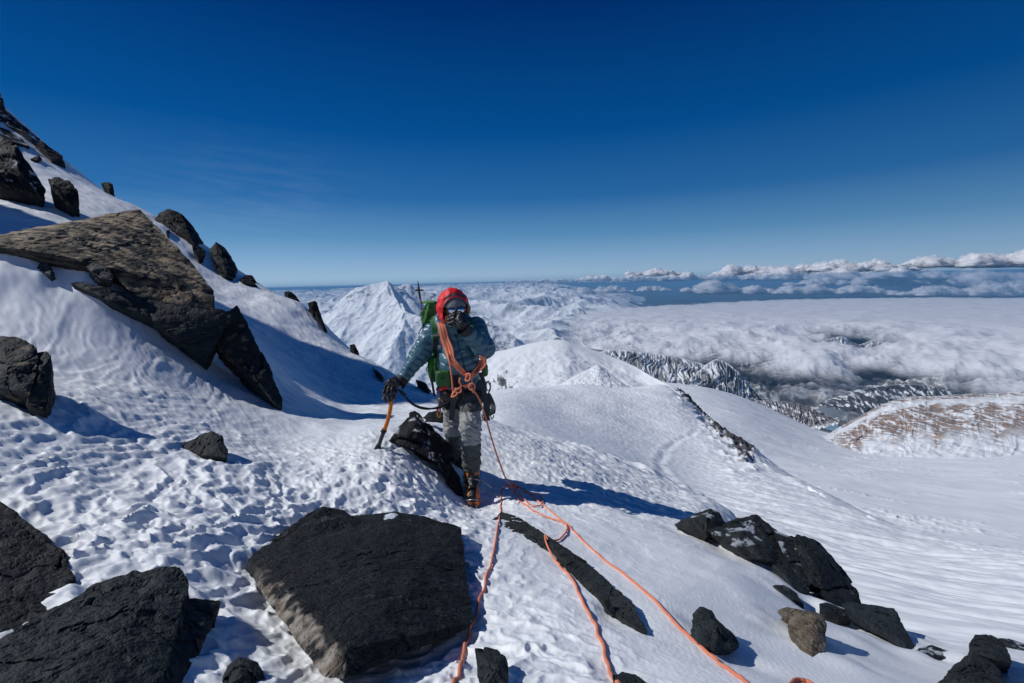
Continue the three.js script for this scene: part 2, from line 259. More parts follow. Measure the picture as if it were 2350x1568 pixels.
// a ridge face between its foot and its crest, with its back slope
const lerpList = (L, t) => { const f = clamp(t, 0, 1) * (L.length - 1), i = Math.min(L.length - 2, Math.floor(f)), k = f - i, at = (j) => L[clamp(j, 0, L.length - 1)]; return L[i].map((v, c) => { const p0 = at(i - 1)[c], p1 = v, p2 = L[i + 1][c], p3 = at(i + 2)[c]; return 0.5 * (2 * p1 + (p2 - p0) * k + (2 * p0 - 5 * p1 + 4 * p2 - p3) * k * k + (3 * p1 - p0 - 3 * p2 + p3) * k * k * k); }); };
function ridgeFace(name, crest, foot, o) {
  const { nu = 300, nv = 120, back = 0.35, rib = 0.02, ribs = 30, rough = 0.02, bow = 0, seed = 0 } = o, N1 = nv, N2 = Math.round(nv * 0.3), tot = N1 + N2;
  const g = gridGeo(nu, tot, (i, j, q) => {
    const u = i / (nu - 1), C = lerpList(crest, u), F = lerpList(foot, u), c = P(...C), f = P(...F), L = o.L ?? (o.L = P(...lerpList(crest, 0.45)).distanceTo(P(...lerpList(foot, 0.45))));
    const jag = o.jag ?? 0.012; c.y += L * jag * (fbm2(u * ribs * 0.8 + seed, 3.3, 4) );
    if (j < N1) { const v = j / (N1 - 1); q.p.lerpVectors(f, c, v); const e = Math.sin(Math.PI * v); q.p.y -= bow * L * e;
      const w = u * ribs + 0.9 * n2(v * 2 + seed, u * 6), rb = Math.abs(n2(w, v * 0.8 + seed)) * 0.7 + 0.3 * Math.abs(n2(w * 2.7, v * 2 + seed + 7));
      const dn = V(f.x - c.x, 0, f.z - c.z).normalize(); const amp = L * rib * (0.5 - rb) * Math.min(1, (1 - v) * 7) * Math.min(1, v * 6 + 0.15);
      q.p.addScaledVector(dn, amp); q.p.y += amp * 0.6 + L * rough * fbm2(q.p.x / L * (o.rf ?? 14) + seed, q.p.z / L * (o.rf ?? 14) + q.p.y / L * (o.rf ?? 14) * 0.6, 4) * Math.min(1, (1 - v) * 5);
    } else { const v = (j - N1 + 1) / N2; const d = V(c.x - f.x, 0, c.z - f.z).normalize(); q.p.copy(c).addScaledVector(d, v * back * L); q.p.y -= v * back * L * (o.backSlope ?? 0.9); }
  });
  paint(g, nu, (p, n, i, j) => j >= N1 - 1 ? snowC : o.color(p, n, i / (nu - 1), j / (N1 - 1)));
  return put(mesh(name, g, farSnow), o.label, null, null, 'structure');
}
function buildRidges() {
  const brown = [0.36, 0.255, 0.195], grey = [0.12, 0.105, 0.10], dark = [0.055, 0.06, 0.065];
  // brown rock ridge to the right
  ridgeFace('rocky_ridge', [[1760, 1080, 1000], [1850, 1028, 1350], [1920, 985, 1600], [2000, 942, 1750], [2070, 914, 1800], [2140, 910, 1790], [2250, 904, 1750], [2350, 898, 1700], [2600, 880, 1650]], [[1740, 1150, 760], [1850, 1105, 930], [1930, 1072, 1050], [2000, 1058, 1080], [2080, 1060, 1060], [2140, 1064, 1030], [2250, 1066, 1010], [2350, 1060, 1030], [2600, 1066, 1020]],
    { nu: 420, nv: 150, rib: 0.012, ribs: 9, rough: 0.009, jag: 0.006, rf: 9, seed: 3, label: 'brown rocky ridge streaked with snow gullies at right', color: (p, n, u, v) => {
      const streak = 0.5 * n2(u * 22 + 0.35 * n2(u * 30, v * 3), v * 1.3 + 3) + 0.35 * n2(u * 60, v * 3.2) + 0.25 * n2(u * 130, v * 9), spot = fbm2(p.x / 26, (p.y * 1.0 + p.z * 0.3) / 34, 5, 0.62);
      const zoneK = ss(0.16, 0.30, u) * (ss(0.12, 0.42, v + 0.13 * n2(u * 14, 4)) * (1 - 0.9 * ss(0.74, 0.80, v + 0.06 * n2(u * 12, 2)) * ss(0.93, 0.87, v)));
      const k = ss(-0.16, 0.10, streak * 0.36 + 0.85 * spot + 0.06) * zoneK;
      return mix3(snowC, mix3(brown, [0.23, 0.17, 0.14], clamp(0.5 + n2(p.x / 30, p.y / 30), 0, 1)), k); } });
  // grey ridge beyond the glacier
  ridgeFace('grey_ridge', [[1600, 902, 2600], [1650, 905, 2600], [1740, 918, 2550], [1800, 922, 2500], [1860, 935, 2400], [1925, 968, 2200]], [[1600, 918, 2300], [1650, 925, 2250], [1740, 945, 2150], [1800, 980, 1950], [1850, 990, 1900], [1925, 972, 2000]],
    { nu: 260, nv: 80, rib: 0.05, ribs: 26, rough: 0.02, jag: 0.01, seed: 9, label: 'low grey rock ridge beyond the glacier', color: (p, n, u, v) => { const w = u * 26 + 1.6 * v; const k = ss(-0.05, 0.2, Math.abs(n2(w * 1.2, v * 0.8)) + 0.4 * fbm2(p.x / 40, p.y / 30, 4) - 0.12) * ss(0.02, 0.25, v); return mix3(snowC, grey, k * 0.95); } });
  ridgeFace('dark_ridge', [[1880, 925, 4200], [1950, 900, 4200], [2010, 888, 4200], [2080, 882, 4300], [2140, 888, 4350], [2200, 908, 4300], [2260, 945, 4200]], [[1880, 930, 3900], [1950, 945, 3600], [2020, 955, 3500], [2090, 950, 3600], [2140, 950, 3600], [2200, 955, 3600], [2260, 960, 3600]],
    { nu: 160, nv: 60, rib: 0.05, ribs: 18, rough: 0.02, jag: 0.01, seed: 14, label: 'dark bare ridge seen through a gap in the cloud', color: (p, n, u, v) => mix3(snowC, dark, ss(-0.25, 0.0, n2(u * 40 + v * 5, v * 2) + 0.5 * fbm2(p.x / 60, p.y / 60, 3) + 0.25)) });
  // snow dome in the middle distance with its two faces
  ridgeFace('snow_dome', [[1060, 830, 900], [1110, 812, 900], [1160, 803, 890], [1220, 788, 880], [1285, 780, 870], [1330, 793, 860], [1395, 815, 840], [1450, 838, 800], [1500, 866, 740], [1560, 895, 680]], [[1060, 940, 640], [1110, 930, 630], [1160, 925, 620], [1230, 925, 610], [1290, 925, 600], [1340, 920, 600], [1400, 915, 610], [1450, 910, 620], [1500, 905, 630], [1560, 905, 640]],
    { nu: 300, nv: 140, rib: 0.0, ribs: 3, rough: 0.014, rf: 5, jag: 0.003, bow: 0.05, seed: 21, label: 'rounded snow dome with dark rock flecks in the middle distance', color: (p, n, u, v) => {
      const a = Math.exp(-(((u - 0.21) / 0.09) ** 2) - ((v - 0.45) / 0.30) ** 2), b = Math.exp(-(((u - 0.60 - (v - 0.7) * -0.2) / 0.045) ** 2) - ((v - 0.62) / 0.2) ** 2);
      const k = ss(0.40, 0.56, a * 0.50 + b * 0.6 + 0.42 * fbm2(p.x / 16 + p.y / 22, p.y / 10, 4, 0.7)); return mix3(snowC, [0.085, 0.08, 0.085], k * clamp(a * 2 + b * 2, 0, 1)); } });
  ridgeFace('snow_spur', [[1250, 905, 470], [1310, 868, 500], [1345, 850, 520], [1373, 838, 530], [1400, 858, 510], [1440, 886, 470], [1475, 905, 440]], [[1250, 925, 400], [1310, 920, 400], [1345, 918, 400], [1380, 915, 400], [1410, 912, 400], [1440, 912, 400], [1475, 912, 400]],
    { nu: 160, nv: 70, rib: 0.012, ribs: 5, rough: 0.008, seed: 31, jag: 0.005, label: 'small pointed snow spur below the snow dome', color: (p, n, u, v) => { const f = ss(0.25, 0.5, fbm2(p.x / 9, p.y / 5, 4, 0.6) * 0.8 + 0.5 * ss(0.45, 0.1, v) - 0.06); return mix3(snowC, [0.24, 0.17, 0.13], f * 0.8); } });
}
// mountains as the upper envelope of falling ridges
function envelope(ridges, x, z) { let best = -1e9, along = 0; for (const R of ridges) for (let k = 0; k < R.pts.length - 1; k++) { const a = R.pts[k], b = R.pts[k + 1], dx = b.x - a.x, dz = b.z - a.z, t = clamp(((x - a.x) * dx + (z - a.z) * dz) / (dx * dx + dz * dz), 0, 1), px = a.x + dx * t, pz = a.z + dz * t, d = Math.hypot(x - px, z - pz), y = lerp(a.y, b.y, t) - R.slope * d * (1 - 0.18 * Math.min(1, d / R.reach)); if (y > best) best = y; } return best; }
function buildMountain() {
  const R = (pts, slope, reach = 2500) => ({ pts: pts.map((q) => P(...q)), slope, reach });
  const ridges = [R([[640, 800, 6600], [700, 765, 6700], [742, 728, 6900], [778, 694, 7000], [809, 668, 7000], [838, 656, 7000], [866, 652, 7000], [884, 648, 7000], [892, 646, 7000], [900, 652, 7050]], 0.80), R([[900, 654, 7050], [915, 662, 7300], [928, 653, 7500], [935, 651, 7500], [955, 660, 7500], [985, 672, 7500], [1040, 690, 7400], [1100, 716, 7300], [1180, 770, 7000]], 0.98), R([[892, 646, 7000], [912, 690, 6500], [926, 716, 6200], [930, 745, 5900], [905, 800, 5500]], 0.84), R([[926, 716, 6200], [990, 735, 6000], [1030, 760, 5800], [1060, 800, 5500]], 0.7), R([[790, 693, 7000], [800, 740, 6400], [770, 800, 5900]], 0.66)];
  const h = (x, z) => { const wx = x + 90 * fbm2(x / 900, z / 900, 2), wz = z + 90 * fbm2(x / 700 + 8, z / 700, 3); let y = envelope(ridges, wx, wz); const e = envelope(ridges, x, z); y = Math.max(lerp(e, y, 0.75), e - 14); return Math.max(y, -1500) + 55 * (sharp(x / 900, z / 900, 5, 0.45) - 0.4) + 9 * fbm2(x / 160, z / 160, 4, 0.5); };
  const nu = 520; const g = polarSheet('', 560, 1420, nu, 4700, 8200, 420, h);
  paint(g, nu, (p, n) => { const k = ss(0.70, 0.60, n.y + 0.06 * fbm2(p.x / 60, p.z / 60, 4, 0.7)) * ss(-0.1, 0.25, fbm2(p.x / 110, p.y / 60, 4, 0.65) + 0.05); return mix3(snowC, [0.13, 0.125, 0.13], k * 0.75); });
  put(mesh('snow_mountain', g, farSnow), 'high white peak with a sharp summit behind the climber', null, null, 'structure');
}
function buildRanges() {
  const px = (x) => Math.atan((x - 1175) / FD);
  const h = (x, z, a, r) => { const lift = ss(px(1560), px(1250), a) * (0.85 + 0.15 * ss(px(700), px(1000), a)); const w = 240 * fbm2(x / 2600, z / 2600, 2); return -1850 - 900 * ss(px(1400), px(1570), a) - 500 * ss(22000, 40000, r) * ss(px(1230), px(1360), a) + (300 + 620 * lift) * (0.25 + 0.75 * sharp((x + w) / 5200, (z - w) / 5200, 6, 0.40)) + lift * (300 * ss(9000, 16000, r) + 400 * ss(15000, 27000, r) + 300 * ss(32000, 56000, r)); };
  const nu = 700; const g = polarSheet('', 480, 1600, nu, 8400, 62000, 520, h);
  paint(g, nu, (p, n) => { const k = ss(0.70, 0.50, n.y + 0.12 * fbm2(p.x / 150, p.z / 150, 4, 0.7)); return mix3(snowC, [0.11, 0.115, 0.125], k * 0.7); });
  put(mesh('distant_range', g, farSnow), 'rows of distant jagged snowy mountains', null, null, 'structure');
  const gully = (p, u, v, n, f) => { const w = u * n + 0.22 * n2(v * 2.6, u * n * 0.8) + 0.25 * v, st = Math.abs(n2(w, v * 0.35)) * 1.1 + 0.35 * n2(w * 2.6, v * 0.8), sp = fbm2(p.x / f, (p.y * 1.4 + p.z * 0.3) / f, 4, 0.6); return ss(0.06, 0.26, st * 0.58 + 0.30 * sp); };
  const streaked = (n, f) => (p, nn, u, v) => mix3(snowC, [0.21, 0.205, 0.20], gully(p, u, v, n, f) * ss(1.02, 0.93, v));
  ridgeFace('streaked_mountain', [[1360, 812, 5400], [1400, 803, 5300], [1450, 806, 5200], [1500, 812, 5200], [1560, 820, 5100], [1620, 838, 5000]], [[1360, 860, 4700], [1400, 866, 4700], [1450, 876, 4700], [1500, 892, 4500], [1560, 905, 4300], [1620, 915, 4200]], { nu: 260, nv: 90, rib: 0.10, ribs: 16, rough: 0.02, jag: 0.012, seed: 41, label: 'dark mountain flank with white gullies under the cloud edge', color: streaked(26, 200) });
  ridgeFace('streaked_peak', [[1550, 890, 4500], [1590, 862, 4700], [1640, 826, 4900], [1668, 832, 4850], [1690, 850, 4700], [1720, 884, 4500], [1755, 925, 4300]], [[1550, 910, 4200], [1590, 922, 4100], [1640, 935, 4000], [1668, 938, 4000], [1690, 940, 4000], [1720, 942, 4000], [1755, 944, 4000]], { nu: 260, nv: 110, rib: 0.12, ribs: 11, rough: 0.02, jag: 0.012, seed: 47, label: 'dark pyramid mountain with white gullies half wrapped in cloud', color: streaked(18, 180) });
  ridgeFace('striped_range', [[1700, 815, 7200], [1740, 800, 7300], [1790, 778, 7400], [1830, 792, 7400], [1880, 785, 7400], [1930, 772, 7600], [1970, 790, 7600], [2020, 776, 7800], [2080, 790, 7800], [2140, 772, 8000]], [[1700, 850, 6300], [1740, 850, 6300], [1790, 848, 6300], [1830, 846, 6400], [1880, 842, 6400], [1930, 836, 6500], [1970, 836, 6600], [2020, 832, 6700], [2080, 828, 6800], [2140, 822, 7000]], { nu: 300, nv: 70, rib: 0.10, ribs: 18, rough: 0.02, jag: 0.012, seed: 53, label: 'line of dark striped mountains seen through a window in the cloud', color: streaked(30, 240) });
  const hv = (x, z) => -1720 + 260 * sharp(x / 2100 + 0.4, z / 2100, 6, 0.5) + 20 * n2(x / 120, z / 120), gv = polarSheet('', 1330, 2700, 380, 3300, 9500, 240, hv);
  paint(gv, 380, (p, n) => mix3(snowC, [0.19, 0.187, 0.183], ss(0.10, -0.14, fbm2(p.x / 170, p.z / 170, 5, 0.6) + 1.6 * (n.y - 0.9))));
  put(mesh('valley_floor', gv, farSnow), 'dark snow-patched valley floor under the clouds', null, null, 'structure');
  const g3 = polarSheet('', -600, 3000, 60, 6000, 220000, 60, (x, z, a, r) => -2350);
  put(mesh('plain', g3, STD({ name: 'lowland', color: RGB(0.045, 0.055, 0.050), roughness: 1 })), 'dark blue lowland plain beyond the mountains', null, null, 'structure');
}
// ---------------------------------------------------------------- clouds
const cloudMat = STD({ name: 'cloud', color: RGB(0.93, 0.93, 0.95), roughness: 1, vertexColors: true, transparent: true });
function buildCloudSea() {
  const C = [[1400, 702, 15000, 1], [1900, 690, 17000, 1.3], [2350, 705, 15000, 1.3], [1900, 740, 11000, 1.4], [1600, 760, 8500, 1.2], [1450, 740, 9500, .7], [1500, 790, 7000, .9], [1650, 800, 6600, .6], [1380, 760, 8500, .25], [1250, 775, 7600, -.1], [1200, 745, 9500, -.7], [1100, 720, 13000, -1], [1400, 680, 20000, -1.2], [1900, 672, 24000, -1.2], [2350, 690, 22000, -1.2], [1250, 690, 18000, -1.2], [1500, 840, 5600, -.1], [1600, 860, 5200, -.6], [1700, 880, 5000, -.45], [1750, 840, 5600, .35], [1850, 830, 5800, .9], [1800, 920, 4700, .1], [1850, 880, 5100, .7], [1950, 870, 5200, .5], [2000, 895, 4900, -.5], [2050, 850, 5400, .6], [2000, 785, 7000, -.15], [1920, 795, 6800, .1], [2200, 800, 6600, 1.1], [2200, 870, 5300, 1], [2350, 850, 5500, 1.2], [2150, 900, 4900, .4], [2350, 900, 4900, .9], [2600, 850, 5500, 1.2], [2700, 730, 12000, 1.2], [1700, 930, 4600, -.3], [1600, 930, 4600, -.6], [2000, 930, 4600, 0], [1300, 830, 5900, -.8], [1450, 880, 5000, -.9]];
  const f = tps(C.map(([x, y, d, v]) => { const [a, r] = polar(P(x, y, d)); return [a * 3, Math.log(r) * 1.4, v]; }), 0.01);
  const a0 = Math.atan((1130 - 1175) / FD), a1 = Math.atan((2900 - 1175) / FD), nu = 520, nv = 420, r0 = 3900, r1 = 25000;
  for (let layer = 0; layer < 3; layer++) {
    const g = gridGeo(nu, nv, (i, j, o) => {
      const a = lerp(a0, a1, i / (nu - 1)), r = r0 * Math.pow(r1 / r0, j / (nv - 1)), x = Math.sin(a) * r, z = -Math.cos(a) * r;
      const s = 1 + r / 9000, m = f(a * 3, Math.log(r) * 1.4) + 0.55 * fbm2(x / 900, z / 900, 5, 0.55) + 0.18 * fbm2(x / 260 + layer * 9, z / 260, 4, 0.6);
      const bil = 1 - Math.abs(fbm2(x / 1900 + 3, z / 1900, 3, 0.42)) * 1.7, fine = 1 - Math.abs(fbm2(x / 480, z / 480 + 7, 3, 0.45)) * 1.8, calm = 1 - 0.75 * ss(8000, 14000, r);
      const body = ss(-0.7, 1.1, m);
      o.p.set(x, -1120 + body * 90 + (125 * bil + 24 * fine) * calm * ss(-0.3, 0.8, m) - 34 * layer + 25 * fbm2(x / 2500, z / 700, 3), z);
      const edge = ss(-0.10 + 0.12 * layer, 0.62 + 0.12 * layer, m);
      o.c[0] = o.c[1] = o.c[2] = 1; o.c[3] = edge * (layer === 0 ? 0.55 : 0.78) * ss(0, 0.03, i / nu) ;
    }, 4);
    put(mesh('cloud_sea' + (layer ? '_00' + layer : ''), g, cloudMat), 'soft white sea of cloud over the valleys', null, null, 'structure');
  }
}
// heaped cloud: many lobes joined and roughened
function puffGeo(lobes, seed) {
  const parts = [];
  for (const [x, y, z, rx, ry] of lobes) for (const [grow, alpha, wob] of [[0.86, 0.92, 0.30], [1.0, 0.42, 0.42], [1.12, 0.22, 0.55]]) {
    const g = new THREE.SphereGeometry(1, 28, 18), p = g.attributes.position, v = V(), col = new Float32Array(p.count * 4).fill(1);
    for (let k = 0; k < p.count; k++) { v.fromBufferAttribute(p, k); const w = grow * (1 + wob * fbm3(v.x * 1.3 + x / rx + seed, v.y * 1.3 + grow * 3, v.z * 1.3 + z / rx, 4) - 0.10 * Math.abs(n3(v.x * 4 + seed, v.y * 4, v.z * 4 + x))); v.multiplyScalar(w); if (v.y < -0.12) v.y = -0.12 + (v.y + 0.12) * 0.25; p.setXYZ(k, x + v.x * rx, y + v.y * ry, z + v.z * rx); col[k * 4 + 3] = alpha; }
    g.deleteAttribute('uv'); g.computeVertexNormals(); g.setAttribute('color', new THREE.BufferAttribute(col, 4)); parts.push(g);
  }
  return mergeGeometries(parts);
}
const puffMat = STD({ name: 'heaped_cloud', color: RGB(0.92, 0.92, 0.94), roughness: 1, vertexColors: true, transparent: true });
function bank(x0, x1, yBase, d, n, h, seed) {   // lobes of a cloud between two columns of the photograph; h: height as a share of depth
  const r = mulberry(seed * 77 + 5), L = [], W = (x1 - x0) / FD * d, H = d * h * 1.4; n = Math.max(5, Math.round(W / (H * 0.85)));
  for (let k = 0; k < n * 2; k++) {
    const low = k % 2, u = (k / 2 + (r() - 0.5) * 0.7 + 0.5) / n, env = Math.pow(Math.sin(Math.PI * clamp(u * 0.9 + 0.05, 0, 1)), 0.5), size = (low ? 0.75 : 0.55 + 0.6 * r()) * env * (0.75 + 0.5 * n2(u * n * 0.23, seed)), dd = d + (r() - 0.5) * H * (low ? 3.2 : 1.6), p = P(lerp(x0, x1, clamp(u, 0, 1)), yBase, dd), ry = H * size;
    L.push([p.x, p.y + ry * 0.15 + (low ? 0 : H * 0.30 * r() * env), p.z, ry * (low ? 1.9 : 1.25) + H * 0.18, ry]);
  }
  return L;
}
function buildClouds() {
  const C = (name, label, lobes, seed, thing) => put(mesh(numbered(name), puffGeo(lobes, seed), puffMat), label, thing ? 'cloud' : null, thing ? 'separate heaped clouds over the plain' : null, thing ? null : 'stuff');
  C('cloud', 'small heaped white cloud nearest the snowy range', bank(1292, 1366, 675, 30000, 9, .0075, 1), 1, true);
  C('cloud', 'low white cloud with a tapering tail, second from the range', bank(1370, 1455, 671, 31000, 9, .0078, 2), 2, true);
  C('cloud', 'small oval white cloud between the tailed one and the long bank', bank(1468, 1538, 668, 32000, 8, .0075, 3), 3, true);
  C('cloud', 'long white cloud bank over the blue plain, left end lumpy', [...bank(1572, 1700, 672, 30000, 12, .0145, 4), ...bank(1680, 2050, 674, 30000, 24, .012, 5)], 4, true);
  C('cloud', 'tall white cloud bank at the right edge', [...bank(2090, 2560, 662, 34000, 26, .018, 7), ...bank(2080, 2560, 664, 34000, 26, .014, 27)], 5, true);
  C('cloud', 'low bright cloud in front of the tall bank at right', bank(2045, 2560, 678, 28500, 12, .013, 6), 8, true);
  C('cloud_band', 'far band of small clouds along the horizon', [...bank(1330, 1560, 645, 40000, 20, .007, 11), ...bank(1500, 1780, 642, 40000, 24, .008, 12), ...bank(1700, 2040, 641, 38000, 24, .012, 13), ...bank(1800, 2150, 654, 35000, 22, .009, 14), ...bank(1990, 2170, 640, 34000, 12, .013, 24)], 6);
  C('cloud_band', 'farthest pinkish clouds above the horizon', [...bank(1440, 1560, 632, 46000, 9, .008, 15), ...bank(1640, 1900, 630, 46000, 20, .010, 16), ...bank(1830, 2120, 622, 46000, 22, .013, 17), ...bank(2060, 2400, 612, 46000, 22, .014, 18), ...bank(2280, 2500, 606, 46000, 12, .018, 19), ...bank(1160, 1440, 648, 46000, 20, .004, 20)], 7);
}
// ---------------------------------------------------------------- rocks
function splitLong(tris, e) {   // tris: flat array of Vector3 triples; splits every edge longer than e, the same on both sides of it
  let list = tris, guard = 0;
  while (guard++ < 12) {
    const out = []; let any = false;
    for (let k = 0; k < list.length; k += 3) {
      const v = [list[k], list[k + 1], list[k + 2]], L = [0, 1, 2].map((i) => v[i].distanceTo(v[(i + 1) % 3])), S = L.map((l) => l > e), c = S.filter(Boolean).length;
      if (!c) { out.push(...v); continue; }
      any = true;
      const mid = (i) => v[i].clone().add(v[(i + 1) % 3]).multiplyScalar(0.5);
      if (c === 3) { const a = mid(0), b = mid(1), d = mid(2); out.push(v[0], a, d, a, v[1], b, d, b, v[2], a, b, d); }
      else if (c === 1) { const i = S.indexOf(true), m = mid(i), A = v[i], B = v[(i + 1) % 3], Q = v[(i + 2) % 3]; out.push(A, m, Q, m, B, Q); }
      else { const i = S.indexOf(false), A = v[i], B = v[(i + 1) % 3], Q = v[(i + 2) % 3], m1 = mid((i + 1) % 3), m2 = mid((i + 2) % 3); out.push(A, B, m1, A, m1, m2, m2, m1, Q); }
    }
    list = out; if (!any) break;
  }
  return list;
}
const noGrow = (k) => k;
function rockGeo(chunks, o) {
  const parts = [], { edge, rough, seed = 0, bed = null } = o;
  for (const pts of chunks) {
    const hull = new ConvexGeometry(pts), hp = hull.attributes.position, tri = [];
    const key = new Map(), snap = (v) => { const k = v.x.toFixed(5) + v.y.toFixed(5) + v.z.toFixed(5); if (!key.has(k)) key.set(k, v); return key.get(k); };
    for (let k = 0; k < hp.count; k++) tri.push(snap(V().fromBufferAttribute(hp, k)));
    const fine = splitLong(tri, edge), pos = new Float32Array(fine.length * 3), q = V(), memo = new Map();
    // soften the straight hull edges a little, then break the surface up
    const cen = pts.reduce((a, b) => a.add(b), V()).multiplyScalar(1 / pts.length);
    for (let k = 0; k < fine.length; k++) {
      const v = fine[k], id = v.x.toFixed(4) + '|' + v.y.toFixed(4) + '|' + v.z.toFixed(4);
      let w = memo.get(id);
      if (!w) {
        w = v.clone();
        const f1 = 1 / (rough * 13), f2 = 1 / (rough * 4.5), f3 = 1 / (rough * 1.1);
        const B = bed ?? V(0.2, 0.9, 0.35).normalize(), h = v.dot(B), cs = 1 / (rough * (o.block ?? 11)), tx = (v.x - B.x * h * 0.7 * -1.6) * cs, ty = (v.y - B.y * h * -1.6) * cs, tz = (v.z - B.z * h * -1.6) * cs;
        const [gap, cell] = cells3(tx + 0.25 * n3(v.x * f2, v.y * f2, v.z * f2), ty, tz, seed | 0), [gap2, cell2] = cells3(tx * 2.7 + 3, ty * 2.7, tz * 2.7, (seed | 0) + 5);
        const step = (cell - 0.5) * 1.5 - 0.7 * ss(0.09, 0.0, gap) + (cell2 - 0.5) * 0.45 - 0.2 * ss(0.08, 0, gap2);
        const dx = n3(v.x * f1 + seed, v.y * f1, v.z * f1) * 0.6 + (Math.abs(n3(v.x * f2, v.y * f2 + seed, v.z * f2)) - 0.3) * 0.7 + n3(v.x * f3, v.y * f3, v.z * f3 + seed) * 0.14;
        const dy = n3(v.x * f1 + 40, v.y * f1 + seed, v.z * f1) * 0.6 + (Math.abs(n3(v.x * f2 + 40, v.y * f2, v.z * f2)) - 0.3) * 0.7 + n3(v.x * f3 + 40, v.y * f3, v.z * f3) * 0.14;
        const dz = n3(v.x * f1 - 40, v.y * f1, v.z * f1 + seed) * 0.6 + n3(v.x * f2 - 40, v.y * f2, v.z * f2) * 0.42;
        w.x += rough * dx * 0.34; w.y += rough * dy * 0.34; w.z += rough * dz * 0.34;
        w.addScaledVector(q.copy(v).sub(cen).normalize(), rough * step * 0.55);
        memo.set(id, w);
      }
      w.toArray(pos, k * 3);
    }
    const g = new THREE.BufferGeometry(); g.setAttribute('position', new THREE.BufferAttribute(pos, 3)); parts.push(g);
  }
  const g = toCreasedNormals(parts.length > 1 ? mergeGeometries(parts) : parts[0], 0.5);
  const p = g.attributes.position, uv = new Float32Array(p.count * 2), col = new Float32Array(p.count * 3), a = V(), b = V(), c = V(), n = V(), t1 = V();
  for (let k = 0; k < p.count; k += 3) {
    a.fromBufferAttribute(p, k); b.fromBufferAttribute(p, k + 1); c.fromBufferAttribute(p, k + 2); n.copy(b).sub(a).cross(t1.copy(c).sub(a)).normalize();
    [a, b, c].forEach((v, i) => {
      const m = Math.abs(n.x) > Math.abs(n.y) && Math.abs(n.x) > Math.abs(n.z) ? [v.z, v.y] : Math.abs(n.y) > Math.abs(n.z) ? [v.x, v.z] : [v.x, v.y];
      uv[(k + i) * 2] = m[0] * o.uvs; uv[(k + i) * 2 + 1] = m[1] * o.uvs;
      const cc = o.color(v, n); col[(k + i) * 3] = cc[0]; col[(k + i) * 3 + 1] = cc[1]; col[(k + i) * 3 + 2] = cc[2];
    });
  }
  g.setAttribute('uv', new THREE.BufferAttribute(uv, 2)); g.setAttribute('color', new THREE.BufferAttribute(col, 3));
  return g;
}
const rockMat = new THREE.MeshPhysicalMaterial({ specularIntensity: 0.45, name: 'schist', color: RGB(0.52, 0.55, 0.58), vertexColors: true, roughness: 0.75, bumpMap: rockGrain, bumpScale: 0.022 });
const farRockMat = new THREE.MeshPhysicalMaterial({ specularIntensity: 0.4, name: 'schist_far', color: RGB(0.62, 0.62, 0.62), vertexColors: true, roughness: 0.8, bumpMap: rockGrain, bumpScale: 0.06 });
// colourings: what the stone is made of
const DARK = [0.026, 0.031, 0.034], GREEN = [0.050, 0.058, 0.056], TAN = [0.36, 0.28, 0.19], PALE = [0.62, 0.53, 0.43];
function schist(s, veins = 0.5, base = DARK, light = GREEN) {
  return (v, n) => {
    const a = fbm3(v.x * 4 / s, v.y * 4 / s, v.z * 4 / s, 4), w = v.y * 0.8 + v.x * 0.35 + v.z * 0.5, layer = n2(w * 26 / s + 1.2 * a, 7.7), k = clamp(0.45 + 0.9 * a + 0.35 * layer, 0, 1.3);
    const sp = ss(0.5, 0.8, n3(v.x * 80 / s, v.y * 80 / s, v.z * 80 / s)) * ss(-0.2, 0.4, fbm3(v.x * 6 / s + 20, v.y * 6 / s, v.z * 6 / s, 2)), vn = ss(0.05, 0.0, Math.abs(n2(w * 9 / s + 0.8 * a, 3.1))) * ss(0.05, 0.45, fbm3(v.x * 4 / s + 9, v.y * 4 / s, v.z * 4 / s, 3));
    const rust = ss(0.25, 0.6, fbm3(v.x * 2.4 / s - 7, v.y * 2.4 / s, v.z * 2.4 / s, 4));
    return mix3(mix3(mix3(base, light, k), [0.085, 0.066, 0.052], rust * 0.18), [0.33, 0.32, 0.30], clamp((sp * 0.30 + vn * 0.55) * veins, 0, 0.7));
  };
}
function lichen(base, amount, s = 1) { return (v, n) => { const c = base(v, n), k = ss(0.25, 0.55, fbm3(v.x * 7 / s + 4, v.y * 7 / s, v.z * 7 / s, 4) + amount - 0.5); return mix3(c, mix3(TAN, [0.20, 0.13, 0.07], clamp(0.5 + n3(v.x * 16 / s, v.y * 16 / s, v.z * 16 / s), 0, 1)), k); }; }
function snowy(base, amount, s = 1) { return (v, n) => { const c = base(v, n), k = ss(0.30, 0.36, fbm3(v.x * 6 / s + 2, v.y * 6 / s, v.z * 6 / s, 4) * 0.8 + amount + 0.35 * (n.y - 0.5)); return mix3(c, snowC, k); }; }
